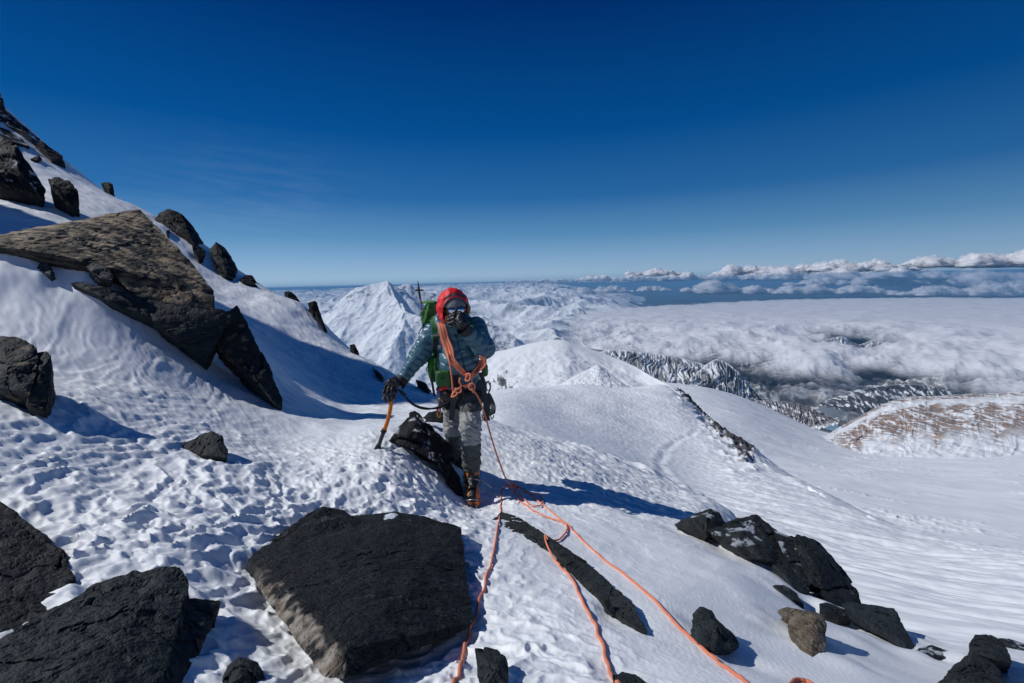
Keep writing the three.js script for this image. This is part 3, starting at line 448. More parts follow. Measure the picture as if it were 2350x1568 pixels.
/* rock(name, label, {at, lean, chunks, sink, back, ...}): each chunk lists points [x, y, extra depth] as the photograph shows them;
   at: a point where the rock meets the snow, which gives its distance; lean: metres that its face falls back per pixel upwards */
const rocks = [];
function rock(label, o) {
  const d0 = o.d ?? cast(o.at[0], o.at[1]), lean = o.lean ?? 0.0015, y0 = o.at ? o.at[1] : 0;
  const chunks = o.chunks.map((list) => {
    const pts = [], front = list.map(([x, y, e = 0]) => P(x, y, o.abs ? e : d0 + (y0 - y) * lean * d0 / 2 + e));
    const cen = front.reduce((a, b) => a.add(b), V()).multiplyScalar(1 / front.length), away = cen.clone().setY(0).normalize();
    const T = o.back ?? 0.15 * d0, S = o.sink ?? 0.12 * d0;
    for (const p of front) { pts.push(p); const q = p.clone().lerp(cen, 0.22).addScaledVector(away, T); q.y = Math.min(q.y - S, p.y - S * 0.5); pts.push(q); }
    return pts;
  });
  const depth = d0 || 3, s = o.scale ?? clamp(depth / 2, 0.6, 8);
  const g = rockGeo(chunks, { edge: o.edge ?? depth * 0.0085, rough: (o.rough ?? 0.013) * depth, uvs: 1 / (0.42 * clamp(depth / 2, 0.8, 6)), seed: rocks.length * 3.7, color: (o.color ?? schist)(s), bed: o.bed });
  const box = new THREE.Box3().setFromBufferAttribute(g.attributes.position), base = V((box.min.x + box.max.x) / 2, box.min.y, (box.min.z + box.max.z) / 2);
  g.translate(-base.x, -base.y, -base.z);
  const m = mesh(numbered(o.name ?? 'rock'), g, depth > 8 ? farRockMat : rockMat); m.position.copy(base);
  if (depth < 5.5 && !o.dry) { const r = mulberry(rocks.length * 91 + 3), cx = (box.min.x + box.max.x) / 2, cz = (box.min.z + box.max.z) / 2, ex = (box.max.x - box.min.x) / 2, ez = (box.max.z - box.min.z) / 2, n = 9; for (let k = 0; k < n; k++) { const w = (k + r()) / n * Math.PI * 2, q = 0.85 + 0.3 * r(), sz = (0.03 + 0.05 * r()) * Math.sqrt(depth); mounds.push([cx + Math.cos(w) * ex * q, cz + Math.sin(w) * ez * q, sz, sz * (r() < 0.5 ? -0.16 : 0.14) * (0.4 + r())]); } }
  put(m, label, 'rock', o.group ?? null); rocks.push(m); return m;
}
function buildRocks() {
  // great flat slab in front of the climber
  rock('large flat dark slab with a pale broken left edge, in front of the climber', { name: 'rock_slab', d: 1.8, abs: true, back: 0.12, sink: 0.14, rough: 0.006, edge: 0.010, block: 16, bed: V(0.25, 1, 0.3).normalize(),
    chunks: [[[568, 1285, 1.97], [600, 1255, 2.12], [640, 1230, 2.28], [800, 1185, 2.6], [905, 1174, 2.68], [975, 1185, 2.66], [1058, 1210, 2.52], [1040, 1250, 2.34], [1042, 1310, 2.03], [1058, 1368, 1.77], [1086, 1430, 1.52], [800, 1488, 1.17], [776, 1476, 1.2], [715, 1418, 1.385], [644, 1342, 1.70], [563, 1306, 1.94], [612, 1372, 1.68], [690, 1470, 1.32], [742, 1556, 1.11], [790, 1562, 1.11], [1070, 1444, 1.5]],
      [[625, 1238, 2.2], [690, 1190, 2.4], [740, 1163, 2.52], [790, 1172, 2.54], [850, 1205, 2.44], [875, 1222, 2.36], [828, 1250, 2.22], [700, 1252, 2.14]], [[885, 1240, 2.4], [930, 1196, 2.66], [1000, 1200, 2.62], [1020, 1230, 2.44], [960, 1262, 2.3]]],
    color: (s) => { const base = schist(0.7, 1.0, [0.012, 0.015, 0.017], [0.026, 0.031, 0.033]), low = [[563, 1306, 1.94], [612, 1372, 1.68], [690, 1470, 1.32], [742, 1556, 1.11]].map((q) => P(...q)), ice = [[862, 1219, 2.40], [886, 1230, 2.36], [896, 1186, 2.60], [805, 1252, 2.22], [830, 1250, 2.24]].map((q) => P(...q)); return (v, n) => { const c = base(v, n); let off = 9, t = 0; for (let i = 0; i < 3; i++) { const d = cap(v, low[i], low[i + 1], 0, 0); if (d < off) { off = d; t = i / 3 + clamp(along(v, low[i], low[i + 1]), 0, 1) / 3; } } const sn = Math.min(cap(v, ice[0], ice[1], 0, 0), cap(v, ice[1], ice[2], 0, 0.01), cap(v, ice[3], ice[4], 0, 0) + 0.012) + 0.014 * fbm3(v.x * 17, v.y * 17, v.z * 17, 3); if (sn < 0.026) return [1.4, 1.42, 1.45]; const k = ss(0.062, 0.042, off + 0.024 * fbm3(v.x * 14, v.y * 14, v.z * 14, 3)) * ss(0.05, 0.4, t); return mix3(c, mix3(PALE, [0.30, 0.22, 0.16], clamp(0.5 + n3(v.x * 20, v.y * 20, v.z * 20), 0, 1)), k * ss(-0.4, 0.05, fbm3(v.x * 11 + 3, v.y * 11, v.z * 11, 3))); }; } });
  rock('massive dark boulder filling the lower left corner', { name: 'boulder', d: 1.2, abs: true, back: 0.25, sink: 0.25, rough: 0.013, edge: 0.011,
    chunks: [[[-60, 1500, 1.05], [0, 1478, 1.12], [120, 1395, 1.26], [225, 1335, 1.4], [300, 1312, 1.46], [378, 1300, 1.5], [403, 1304, 1.5], [432, 1340, 1.44], [428, 1400, 1.36], [395, 1500, 1.16], [360, 1600, 1.0], [100, 1650, .86], [-60, 1650, .85], [200, 1480, 1.16], [120, 1568, 0.98]], [[425, 1374, 1.42], [455, 1373, 1.45], [503, 1379, 1.46], [488, 1425, 1.36], [455, 1490, 1.24], [415, 1568, 1.1], [370, 1568, 1.06], [400, 1440, 1.28]]],
    color: (s) => schist(0.55, 0.25, [0.030, 0.036, 0.039], [0.060, 0.068, 0.068]) });
  rock('speckled dark boulder at the left edge behind the corner boulder', { name: 'boulder', d: 1.7, abs: true, back: 0.12, sink: 0.25, rough: 0.012, edge: 0.014, chunks: [[[-80, 1130, 2.0], [0, 1152, 1.95], [26, 1172, 1.92], [36, 1212, 1.84], [95, 1240, 1.8], [142, 1268, 1.76], [170, 1320, 1.66], [187, 1362, 1.58], [120, 1430, 1.44], [0, 1500, 1.3], [-80, 1500, 1.28], [60, 1350, 1.56]]], color: (s) => schist(0.8, 1.3, [0.020, 0.023, 0.025], [0.045, 0.048, 0.048]) });
  rock('rounded brown and black rock at the left edge below the tan slab', { at: [60, 925], d: 2.95, lean: 0.0012, back: 0.25, rough: 0.011, chunks: [[[-40, 772], [0, 768], [45, 778], [85, 797], [88, 830, -.05], [70, 905, -.12], [-40, 880, -.12], [20, 850, -.16]], [[85, 812, .02], [105, 808, .03], [118, 820, .02], [119, 868], [112, 905], [105, 940, -.05], [60, 930, -.1], [88, 860, -.08]]], color: (s) => lichen(schist(1.2, 0.3, [0.022, 0.028, 0.030], [0.045, 0.055, 0.055]), 0.42, 1.4) });
  rock('small dark triangular rock alone on the dimpled snow', { at: [465, 1048], lean: 0.0016, back: 0.2, rough: 0.008, chunks: [[[404, 1024, .02], [440, 1008, .02], [482, 991, .03], [508, 1000, .02], [522, 1038, -.02], [518, 1052, -.05], [470, 1045, -.06], [500, 1030, -.06]]] });
  // tan outcrop, in its layers
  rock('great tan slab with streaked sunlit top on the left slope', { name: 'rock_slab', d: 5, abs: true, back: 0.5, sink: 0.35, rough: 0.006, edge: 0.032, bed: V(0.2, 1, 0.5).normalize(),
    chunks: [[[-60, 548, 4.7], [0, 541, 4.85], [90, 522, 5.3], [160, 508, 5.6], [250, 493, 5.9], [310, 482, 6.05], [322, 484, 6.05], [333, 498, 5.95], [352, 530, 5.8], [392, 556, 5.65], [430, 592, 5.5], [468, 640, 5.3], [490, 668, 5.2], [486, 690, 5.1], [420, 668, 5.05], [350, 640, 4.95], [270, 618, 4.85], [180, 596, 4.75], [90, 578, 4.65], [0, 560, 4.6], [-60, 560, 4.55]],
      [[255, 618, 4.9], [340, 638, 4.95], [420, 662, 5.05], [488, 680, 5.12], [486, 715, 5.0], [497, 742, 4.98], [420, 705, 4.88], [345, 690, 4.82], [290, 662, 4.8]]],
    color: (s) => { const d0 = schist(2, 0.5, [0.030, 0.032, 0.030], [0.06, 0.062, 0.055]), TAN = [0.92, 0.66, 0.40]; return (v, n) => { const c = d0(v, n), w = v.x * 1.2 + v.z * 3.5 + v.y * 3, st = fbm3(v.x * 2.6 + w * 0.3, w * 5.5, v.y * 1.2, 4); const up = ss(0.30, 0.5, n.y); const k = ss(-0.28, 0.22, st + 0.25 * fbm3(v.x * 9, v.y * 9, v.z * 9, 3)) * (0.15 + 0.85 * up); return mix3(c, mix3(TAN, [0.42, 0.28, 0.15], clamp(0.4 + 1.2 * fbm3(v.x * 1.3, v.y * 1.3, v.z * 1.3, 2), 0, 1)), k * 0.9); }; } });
  rock('dark layered ledge under the great tan slab', { name: 'rock_ledge', d: 4.8, abs: true, back: 0.3, sink: 0.3, rough: 0.007, edge: 0.03, chunks: [[[163, 650, 4.6], [185, 647, 4.65], [260, 672, 4.75], [330, 690, 4.82], [400, 700, 4.9], [395, 742, 4.75], [330, 722, 4.65], [250, 690, 4.58]], [[330, 690, 4.8], [420, 690, 4.92], [508, 712, 5.0], [530, 722, 5.02], [505, 765, 4.86], [480, 792, 4.75], [472, 826, 4.68], [450, 805, 4.66], [440, 790, 4.66], [400, 765, 4.64], [350, 738, 4.62]]], color: (s) => schist(1.6, 0.5, [0.030, 0.035, 0.035], [0.065, 0.072, 0.068]) });
  rock('long pointed rock spear running down the snow beside the tan slab', { name: 'rock_spear', d: 4.9, abs: true, back: 0.25, sink: 0.3, rough: 0.008, edge: 0.028, chunks: [[[478, 768, 4.9], [500, 730, 5.05], [545, 700, 5.25], [562, 735, 5.2], [585, 780, 5.1], [560, 838, 4.84], [520, 808, 4.85]], [[540, 740, 5.15], [562, 735, 5.2], [600, 812, 5.05], [630, 870, 4.92], [650, 915, 4.78], [648, 936, 4.7], [632, 930, 4.68], [605, 890, 4.7], [570, 850, 4.76], [530, 815, 4.84]]], color: (s) => { const f = lichen(schist(1.4, 0.3, [0.03, 0.03, 0.028], [0.07, 0.065, 0.055]), 0.52, 1.1), top = P(520, 790, 4.95); return (v, n) => { const d = v.distanceTo(top); return d < 0.42 ? f(v, n) : schist(1.4, 0.3)(v, n); }; } });
  rock('small grey stone on the snow below the tan slab', { name: 'stone', at: [110, 628], lean: 0.0012, back: 0.12, rough: 0.006, chunks: [[[76, 616], [92, 604], [110, 599], [120, 615], [126, 628], [115, 631, -.04], [85, 620, -.03]]], color: (s) => schist(1.5, 0.1, [0.05, 0.058, 0.06], [0.085, 0.095, 0.095]) });
  rock('rounded stone wedged under the tan slab edge', { name: 'stone', d: 4.72, abs: true, back: 0.12, sink: 0.1, rough: 0.006, chunks: [[[198, 612, 4.72], [215, 602, 4.75], [245, 612, 4.75], [262, 632, 4.72], [258, 642, 4.68], [232, 640, 4.66], [212, 628, 4.66]]], color: (s) => schist(1.5, 0.1, [0.04, 0.046, 0.046], [0.07, 0.075, 0.072]) });
  // rock behind the climber's leg
  const B2 = (x, y, e) => [(880 + x / 4.6125) / 1.06383, (920 + y / 4.6125) / 1.06383, e];
  rock('black rock leaning out of the snow behind the climber', { d: 3.9, abs: true, back: 0.25, sink: 0.2, rough: 0.010, edge: 0.02, chunks: [[B2(305, 720, 3.85), B2(420, 560, 4.0), B2(560, 420, 4.12), B2(610, 402, 4.14), B2(655, 430, 4.12), B2(700, 510, 4.1), B2(820, 600, 4.05), B2(920, 680, 4.0), B2(960, 800, 3.92), B2(880, 980, 3.78), B2(700, 880, 3.78), B2(480, 790, 3.8), B2(620, 620, 3.86)], [B2(880, 640, 4.02), B2(960, 720, 3.98), B2(1030, 880, 3.92), B2(1040, 1000, 3.9), B2(930, 1050, 3.76), B2(860, 960, 3.78)], [B2(950, 1010, 3.86), B2(1050, 1000, 3.9), B2(1120, 1100, 3.9), B2(1165, 1352, 3.78), B2(1080, 1320, 3.72), B2(980, 1220, 3.74), B2(930, 1100, 3.76)]], color: (s) => snowy(schist(1.2, 0.5, [0.016, 0.017, 0.018], [0.036, 0.035, 0.033]), -0.06, 1.1) });
  rock('little black rock in the shade behind the climber and leash', { name: 'stone', d: 4.9, abs: true, back: 0.15, sink: 0.1, rough: 0.008, chunks: [[B2(690, 460, 4.85), B2(760, 390, 4.95), B2(850, 370, 5.0), B2(950, 380, 5), B2(1000, 480, 4.9), B2(900, 480, 4.82), B2(800, 450, 4.82)]] });
  // upright fin of rock between the ropes
  const F = (x, y, h) => [x, y, cast(x, y) - h];
  rock('long thin fin of dark rock between the ropes', { name: 'rock_fin', d: 2.4, abs: true, back: 0.035, sink: 0.22, rough: 0.005, edge: 0.013, dry: true, chunks: [[F(1124, 1199, .05), F(1150, 1176, .16), F(1180, 1182, .15), F(1235, 1215, .12), F(1290, 1255, .09), F(1275, 1272, .03), F(1225, 1238, .04), F(1180, 1204, .06)], [F(1230, 1213, .09), F(1290, 1252, .1), F(1345, 1290, .1), F(1405, 1345, .1), F(1392, 1388, .015), F(1355, 1362, .015), F(1300, 1300, .02)], [F(1370, 1312, .09), F(1405, 1344, .09), F(1455, 1388, .08), F(1466, 1410, .06), F(1484, 1449, .02), F(1460, 1442, .01), F(1420, 1408, .01), F(1385, 1385, .015)]], color: (s) => schist(0.9, 0.35, [0.032, 0.037, 0.037], [0.058, 0.064, 0.060]) });
  rock('thumb-sized dark stone beside the rock fin', { name: 'stone', at: [1405, 1408], lean: 0.001, back: 0.05, sink: 0.08, rough: 0.006, chunks: [[[1384, 1378], [1398, 1374], [1402, 1392], [1413, 1408], [1405, 1411], [1392, 1398]]] });
  rock('dark upright stone at the bottom edge beside the left rope', { at: [1130, 1600], d: 1.06, lean: 0.0016, back: 0.08, rough: 0.013, sink: 0.15, chunks: [[[1092, 1492, .02], [1118, 1486, .03], [1140, 1490, .03], [1160, 1505, .02], [1168, 1545], [1160, 1600, -.05], [1110, 1600, -.06], [1100, 1560, -.04], [1138, 1530, -.05]]], color: (s) => schist(0.6, 0.2, [0.032, 0.038, 0.040], [0.056, 0.062, 0.062]) });
  rock('dark pyramid stone at the bottom edge left of the big slab', { at: [565, 1600], d: 1.1, lean: 0.0018, back: 0.1, rough: 0.013, sink: 0.15, chunks: [[[512, 1560], [520, 1530, .01], [548, 1506, .03], [585, 1520, .03], [605, 1550, .02], [618, 1600], [510, 1610, -.05], [555, 1550, -.05]]], color: (s) => schist(0.6, 0.2, [0.030, 0.038, 0.040], [0.055, 0.064, 0.064]) });
  rock('low dark stone cut by the bottom edge between the ropes', { name: 'stone', at: [1450, 1590], d: 1.08, lean: 0.002, back: 0.1, sink: 0.12, rough: 0.012, chunks: [[[1405, 1545], [1430, 1540, .02], [1460, 1548, .02], [1490, 1575], [1480, 1610, -.04], [1410, 1600, -.04]]] });
  rock('upright dark green stone touched by the right rope', { at: [1650, 1490], lean: 0.0016, back: 0.1, rough: 0.011, sink: 0.15, chunks: [[[1582, 1455], [1590, 1415, .02], [1606, 1393, .03], [1632, 1402, .03], [1655, 1430, .02], [1690, 1462], [1696, 1485, -.01], [1680, 1490, -.05], [1640, 1495, -.09], [1600, 1470, -.07], [1648, 1440, -.06]]], color: (s) => schist(0.7, 0.2, [0.034, 0.041, 0.043], [0.062, 0.070, 0.070]) });
  rock('blocky tan and brown stone on the smooth snow at right', { at: [1850, 1500], lean: 0.0018, back: 0.12, rough: 0.011, sink: 0.12, chunks: [[[1806, 1440, .02], [1812, 1418, .06], [1850, 1402, .1], [1890, 1412, .08], [1897, 1424, .06], [1898, 1470], [1892, 1500, -.03], [1862, 1506, -.06], [1835, 1490, -.05], [1812, 1462, -.03], [1866, 1428, .0]], [[1785, 1402, .1], [1810, 1396, .12], [1850, 1405, .1], [1830, 1425, .05], [1803, 1416, .06]]], color: (s) => lichen(schist(0.8, 0.4, [0.22, 0.155, 0.10], [0.46, 0.36, 0.25]), 0.62, 0.8) });
  // chain of rocks along the right-hand drop
  rock('small pointed dark rock at the left end of the right-hand rock chain', { at: [1625, 1232], lean: 0.0016, back: 0.25, rough: 0.008, sink: 0.25, chunks: [[[1546, 1205], [1590, 1186, .05], [1600, 1178, .05], [1632, 1168, .06], [1652, 1178, .05], [1665, 1200, .02], [1640, 1215, -.05], [1620, 1236, -.1], [1590, 1212, -.05], [1622, 1190, -.06]]], color: (s) => snowy(schist(1.6, 0.2, [0.04, 0.044, 0.044], [0.075, 0.078, 0.075]), -0.12, 1) });
  rock('snow-flecked dark peak of rock in the right-hand rock chain', { at: [1720, 1275], lean: 0.0022, back: 0.3, rough: 0.009, sink: 0.3, chunks: [[[1620, 1216], [1660, 1206, .05], [1690, 1192, .08], [1720, 1180, .12], [1738, 1180, .12], [1770, 1205, .1], [1800, 1232, .08], [1802, 1258, .04], [1792, 1300, -.05], [1755, 1285, -.1], [1710, 1280, -.1], [1680, 1260, -.1], [1700, 1225, -.08]], [[1618, 1216], [1660, 1205, .05], [1690, 1225, -.02], [1660, 1232, -.04]]], color: (s) => snowy(lichen(schist(1.4, 0.3, [0.030, 0.034, 0.034], [0.060, 0.062, 0.058]), 0.2, 1), -0.05, 1.2) });
  rock('big round-backed dark rock in the right-hand rock chain', { at: [1910, 1375], d: 2.68, lean: 0.002, back: 0.3, rough: 0.007, sink: 0.3, chunks: [[[1818, 1232, .05], [1830, 1226, .08], [1870, 1240, .1], [1905, 1268, .1], [1935, 1305, .1], [1955, 1335, .08], [1940, 1345, 0], [1895, 1352, -.08], [1862, 1345, -.1], [1840, 1300, -.06], [1870, 1290, -.07]], [[1890, 1345, -.04], [1945, 1328, .06], [1968, 1355, .06], [1984, 1390, .02], [1970, 1390, -.03], [1925, 1395, -.08], [1895, 1375, -.1], [1880, 1362, -.1]]], color: (s) => schist(1.3, 0.9, [0.022, 0.026, 0.027], [0.046, 0.050, 0.048]) });
  rock('steep black rock wall joining the snow-flecked peak to the round-backed rock', { at: [1850, 1345], lean: 0.002, back: 0.25, rough: 0.008, sink: 0.3, chunks: [[[1770, 1215, .12], [1800, 1225, .12], [1832, 1232, .12], [1850, 1290, .06], [1862, 1335, .02], [1835, 1325, -.02], [1800, 1275, .02]]], color: (s) => snowy(schist(1.2, 0.4), 0.0, 1) });
  rock('narrow dark rock sliver below the snow-flecked peak', { name: 'stone', at: [1815, 1320], lean: 0.002, back: 0.1, rough: 0.007, chunks: [[[1788, 1268], [1800, 1262, .03], [1822, 1300], [1828, 1318, -.03], [1800, 1308, -.04]]] });
  rock('dark broken ledge in snow below the round-backed rock', { name: 'stone', at: [1835, 1350], lean: 0.002, back: 0.1, rough: 0.008, chunks: [[[1772, 1296], [1790, 1292, .02], [1840, 1318, .02], [1862, 1340], [1856, 1362, -.03], [1826, 1360, -.04], [1800, 1318, -.04]]] });
  rock('flat black flake at the foot of the snow bowl', { name: 'stone', at: [1830, 1378], lean: 0.002, back: 0.1, rough: 0.006, chunks: [[[1770, 1342], [1800, 1344, .01], [1828, 1362, .01], [1848, 1384], [1820, 1376, -.03], [1792, 1358, -.03]]] });
  rock('black flake of rock beside the grey ledge', { name: 'stone', at: [1920, 1412], lean: 0.002, back: 0.1, rough: 0.006, chunks: [[[1880, 1388], [1900, 1384, .02], [1935, 1398, .01], [1955, 1416], [1925, 1412, -.03], [1895, 1400, -.03]]] });
  rock('grey angular ledge falling away at the end of the rock chain', { name: 'rock_ledge', at: [2000, 1440], lean: 0.0018, back: 0.3, rough: 0.006, sink: 0.25, chunks: [[[1932, 1385], [1950, 1383, .02], [2000, 1388, .04], [2052, 1398, .06], [2072, 1430, .02], [2103, 1490, -.05], [2085, 1495, -.1], [2060, 1460, -.08], [2010, 1425, -.06], [1950, 1420, -.06]]], color: (s) => schist(1.2, 0.1, [0.050, 0.058, 0.058], [0.085, 0.092, 0.088]) });
  rock('low snow-dusted rock between the grey ledge and the corner rock', { at: [2140, 1508], lean: 0.0018, back: 0.15, rough: 0.007, chunks: [[[2088, 1500], [2110, 1484, .03], [2140, 1478, .04], [2180, 1492, .03], [2200, 1505, 0], [2150, 1515, -.04], [2105, 1512, -.04]]], color: (s) => snowy(schist(1, 0.2), 0.03, 0.7) });
rock('dark humped rock in the lower right corner', { name: 'boulder', at: [2230, 1600], d: 1.5, lean: 0.0026, back: 0.25, rough: 0.009, sink: 0.25, chunks: [[[2110, 1610], [2150, 1568, .0], [2195, 1530, .02], [2232, 1492, .05], [2265, 1512, .05], [2292, 1535, .04], [2312, 1575, .02], [2300, 1640, -.05], [2110, 1640, -.05], [2220, 1560, -.05]], [[2222, 1482, .1], [2238, 1460, .14], [2272, 1458, .14], [2302, 1474, .12], [2322, 1520, .08], [2280, 1514, .04], [2242, 1502, .04]]], color: (s) => schist(0.9, 0.3, [0.032, 0.036, 0.036], [0.060, 0.064, 0.062]) });
  rock('dark rock strip under snow at the right edge', { at: [2400, 1530], d: 2.2, lean: 0.0016, back: 0.2, rough: 0.009, chunks: [[[2290, 1462], [2330, 1470, .03], [2370, 1482, .03], [2420, 1520], [2360, 1500, -.04], [2310, 1475, -.04]], [[2318, 1520, -.2], [2350, 1530, -.2], [2390, 1560, -.22], [2350, 1545, -.24]]], color: (s) => snowy(schist(1, 0.2), -0.02, 0.8) });
  // added unseen crag left of the view, sized to shade the lee slope
  { const o = V(-25, 0, 0), g = rockGeo([[[-6, -4, -5], [4, -5, -6], [-4, 13, -7.6], [2, 12.5, -7.2], [-2, 17.6, -8.2], [1, 17.4, -9], [-3, 17, -11.5], [2, 16, -12], [0, 12, -14], [4, -5, -17], [-6, -4, -18]].map(([x, y, z]) => V(x, y, z).add(o))], { edge: 0.5, rough: 0.5, uvs: 0.4, seed: 77, color: schist(6, 0.2) });
    put(mesh('added_shade_crag', g, farRockMat), 'added unseen rock crag left of the view that shades the lee slope', null, null, 'structure'); }
  // skyline and upper slope rocks
  const far = (label, d, pts, extra = {}) => rock(label, { name: 'rock', d, abs: true, back: d * 0.05, sink: d * 0.05, rough: 0.006, edge: d * 0.010, chunks: pts.map((l) => l.map(([x, y, e = 0]) => { const c = cast(x, y, 59); return [x, y, Math.min(c < 58 ? c - 0.015 * d : d, d) + e * 0.7]; })), ...extra });
  const blk = (s) => schist(s, 0.1, [0.010, 0.011, 0.013], [0.020, 0.022, 0.024]);
  far('large speckled black rock face at the left edge of the upper slope', 13.5, [[[-40, 300, .4], [0, 312, .3], [32, 325, .3], [58, 365, .1], [85, 410], [106, 438, -.2], [98, 455, -.4], [60, 440, -.4], [0, 415, -.4], [-40, 400, -.4], [40, 390, -.5]]], { color: (s) => snowy(blk(4), -0.03, 2.5) });
  far('oval black rock beside the speckled face on the upper slope', 13.4, [[[108, 410], [135, 406, .2], [160, 415, .2], [178, 440], [180, 456, -.1], [165, 471, -.3], [140, 452, -.3], [118, 425, -.3]]], { color: blk });
  far('tiny black rock poking through the upper left snow', 19, [[[68, 362], [88, 353, .1], [95, 362], [85, 367, -.2]]], { color: blk });
  far('black crag at the top left skyline', 25, [[[-30, 196], [0, 212], [5, 236], [10, 250], [14, 276], [-30, 272]], [[6, 248], [40, 276], [92, 320], [84, 332], [50, 306], [12, 282]], [[80, 312], [112, 340], [140, 366], [122, 364], [90, 340]], [[-30, 292], [20, 298], [62, 326], [66, 336], [30, 322], [-30, 312]]], { color: (s) => snowy(blk(5), -0.05, 3) });
  far('notched tan-topped rock on the upper left skyline', 21.3, [[[80, 335], [95, 325], [112, 338], [118, 350], [130, 349], [144, 358], [140, 372], [150, 384], [118, 368, -.3]]], { color: (s) => lichen(blk(4), 0.25, 3) });
  far('dark sliver on the skyline between the notched rock and the black dome', 19, [[[234, 421], [250, 419], [260, 426], [263, 437], [252, 436, -.2]]], { color: blk });
  far('black domed rock on the left skyline above the tan slab', 17, [[[352, 500], [375, 484, .2], [386, 480, .2], [415, 492, .2], [440, 515, .2], [460, 545, .1], [470, 558], [445, 560, -.2], [420, 540, -.3], [385, 520, -.3]]], { color: blk });
  far('small black triangular stone under the domed skyline rock', 16, [[[381, 530], [390, 528], [386, 542], [383, 541]]], { name: 'stone', color: blk });
  far('small black rock between the two skyline boulders', 16, [[[440, 562], [453, 560, .1], [470, 580], [466, 594, -.1], [455, 595, -.2], [444, 576, -.2]]], { color: blk });
  far('tall black skyline boulder lower on the ridge', 16, [[[482, 575], [495, 558, .1], [515, 570, .2], [530, 590, .2], [545, 618, .1], [540, 634], [520, 628, -.2], [498, 605, -.3], [486, 590, -.2]]], { color: blk });
  far('black spike of rock running down from the tall skyline boulder', 15.6, [[[486, 600], [500, 610], [520, 628], [535, 640], [515, 634, -.2], [495, 615, -.2]]], { color: blk });
  far('low arched black rock on the skyline', 15.6, [[[548, 638], [565, 632], [578, 633], [590, 648], [589, 657], [575, 652, -.1], [555, 645, -.2]]], { color: blk });
  far('small black skyline rock just above the white mountain', 14.5, [[[652, 672], [662, 667], [675, 675], [688, 692], [676, 690, -.1], [660, 680, -.1]]], { color: blk });
  far('hooked black skyline rock beside the white mountain', 13.6, [[[705, 695], [722, 690, .1], [728, 695, .1], [732, 715], [728, 722, -.1], [716, 712, -.2]], [[716, 705], [732, 712], [745, 745], [750, 760], [742, 756, -.1], [726, 730, -.2]]], { color: blk });
  far('small dark skyline rock low on the shaded ridge', 12.1, [[[802, 792], [814, 790], [818, 803], [824, 812], [812, 806, -.1]]], { name: 'stone', color: blk });
  far('thin dark flake on the shaded ridge near the arm', 10.6, [[[855, 842], [868, 850], [880, 868], [878, 872, -.1], [864, 860, -.1]]], { name: 'stone', color: blk });
  far('dark flake on the shaded ridge behind the glove', 9.6, [[[955, 872], [975, 880], [990, 896], [985, 900, -.1], [968, 888, -.1]]], { name: 'stone', color: blk });
}
// ---------------------------------------------------------------- smooth bodies from distance fields
const cap = (p, a, b, ra, rb) => { const bx = b.x - a.x, by = b.y - a.y, bz = b.z - a.z, ax = p.x - a.x, ay = p.y - a.y, az = p.z - a.z, t = clamp((ax * bx + ay * by + az * bz) / (bx * bx + by * by + bz * bz), 0, 1); return Math.hypot(ax - bx * t, ay - by * t, az - bz * t) - (ra + (rb - ra) * t); };
const along = (p, a, b) => { const bx = b.x - a.x, by = b.y - a.y, bz = b.z - a.z, l2 = bx * bx + by * by + bz * bz; return ((p.x - a.x) * bx + (p.y - a.y) * by + (p.z - a.z) * bz) / l2; };
const smin = (a, b, k) => { const h = Math.max(k - Math.abs(a - b), 0) / k; return Math.min(a, b) - h * h * k * 0.25; };
const smax = (a, b, k) => -smin(-a, -b, k);
const ball = (p, c, rx, ry = rx, rz = rx) => { const x = (p.x - c.x) / rx, y = (p.y - c.y) / ry, z = (p.z - c.z) / rz, k = Math.hypot(x, y, z); return (k - 1) * Math.min(rx, ry, rz); };
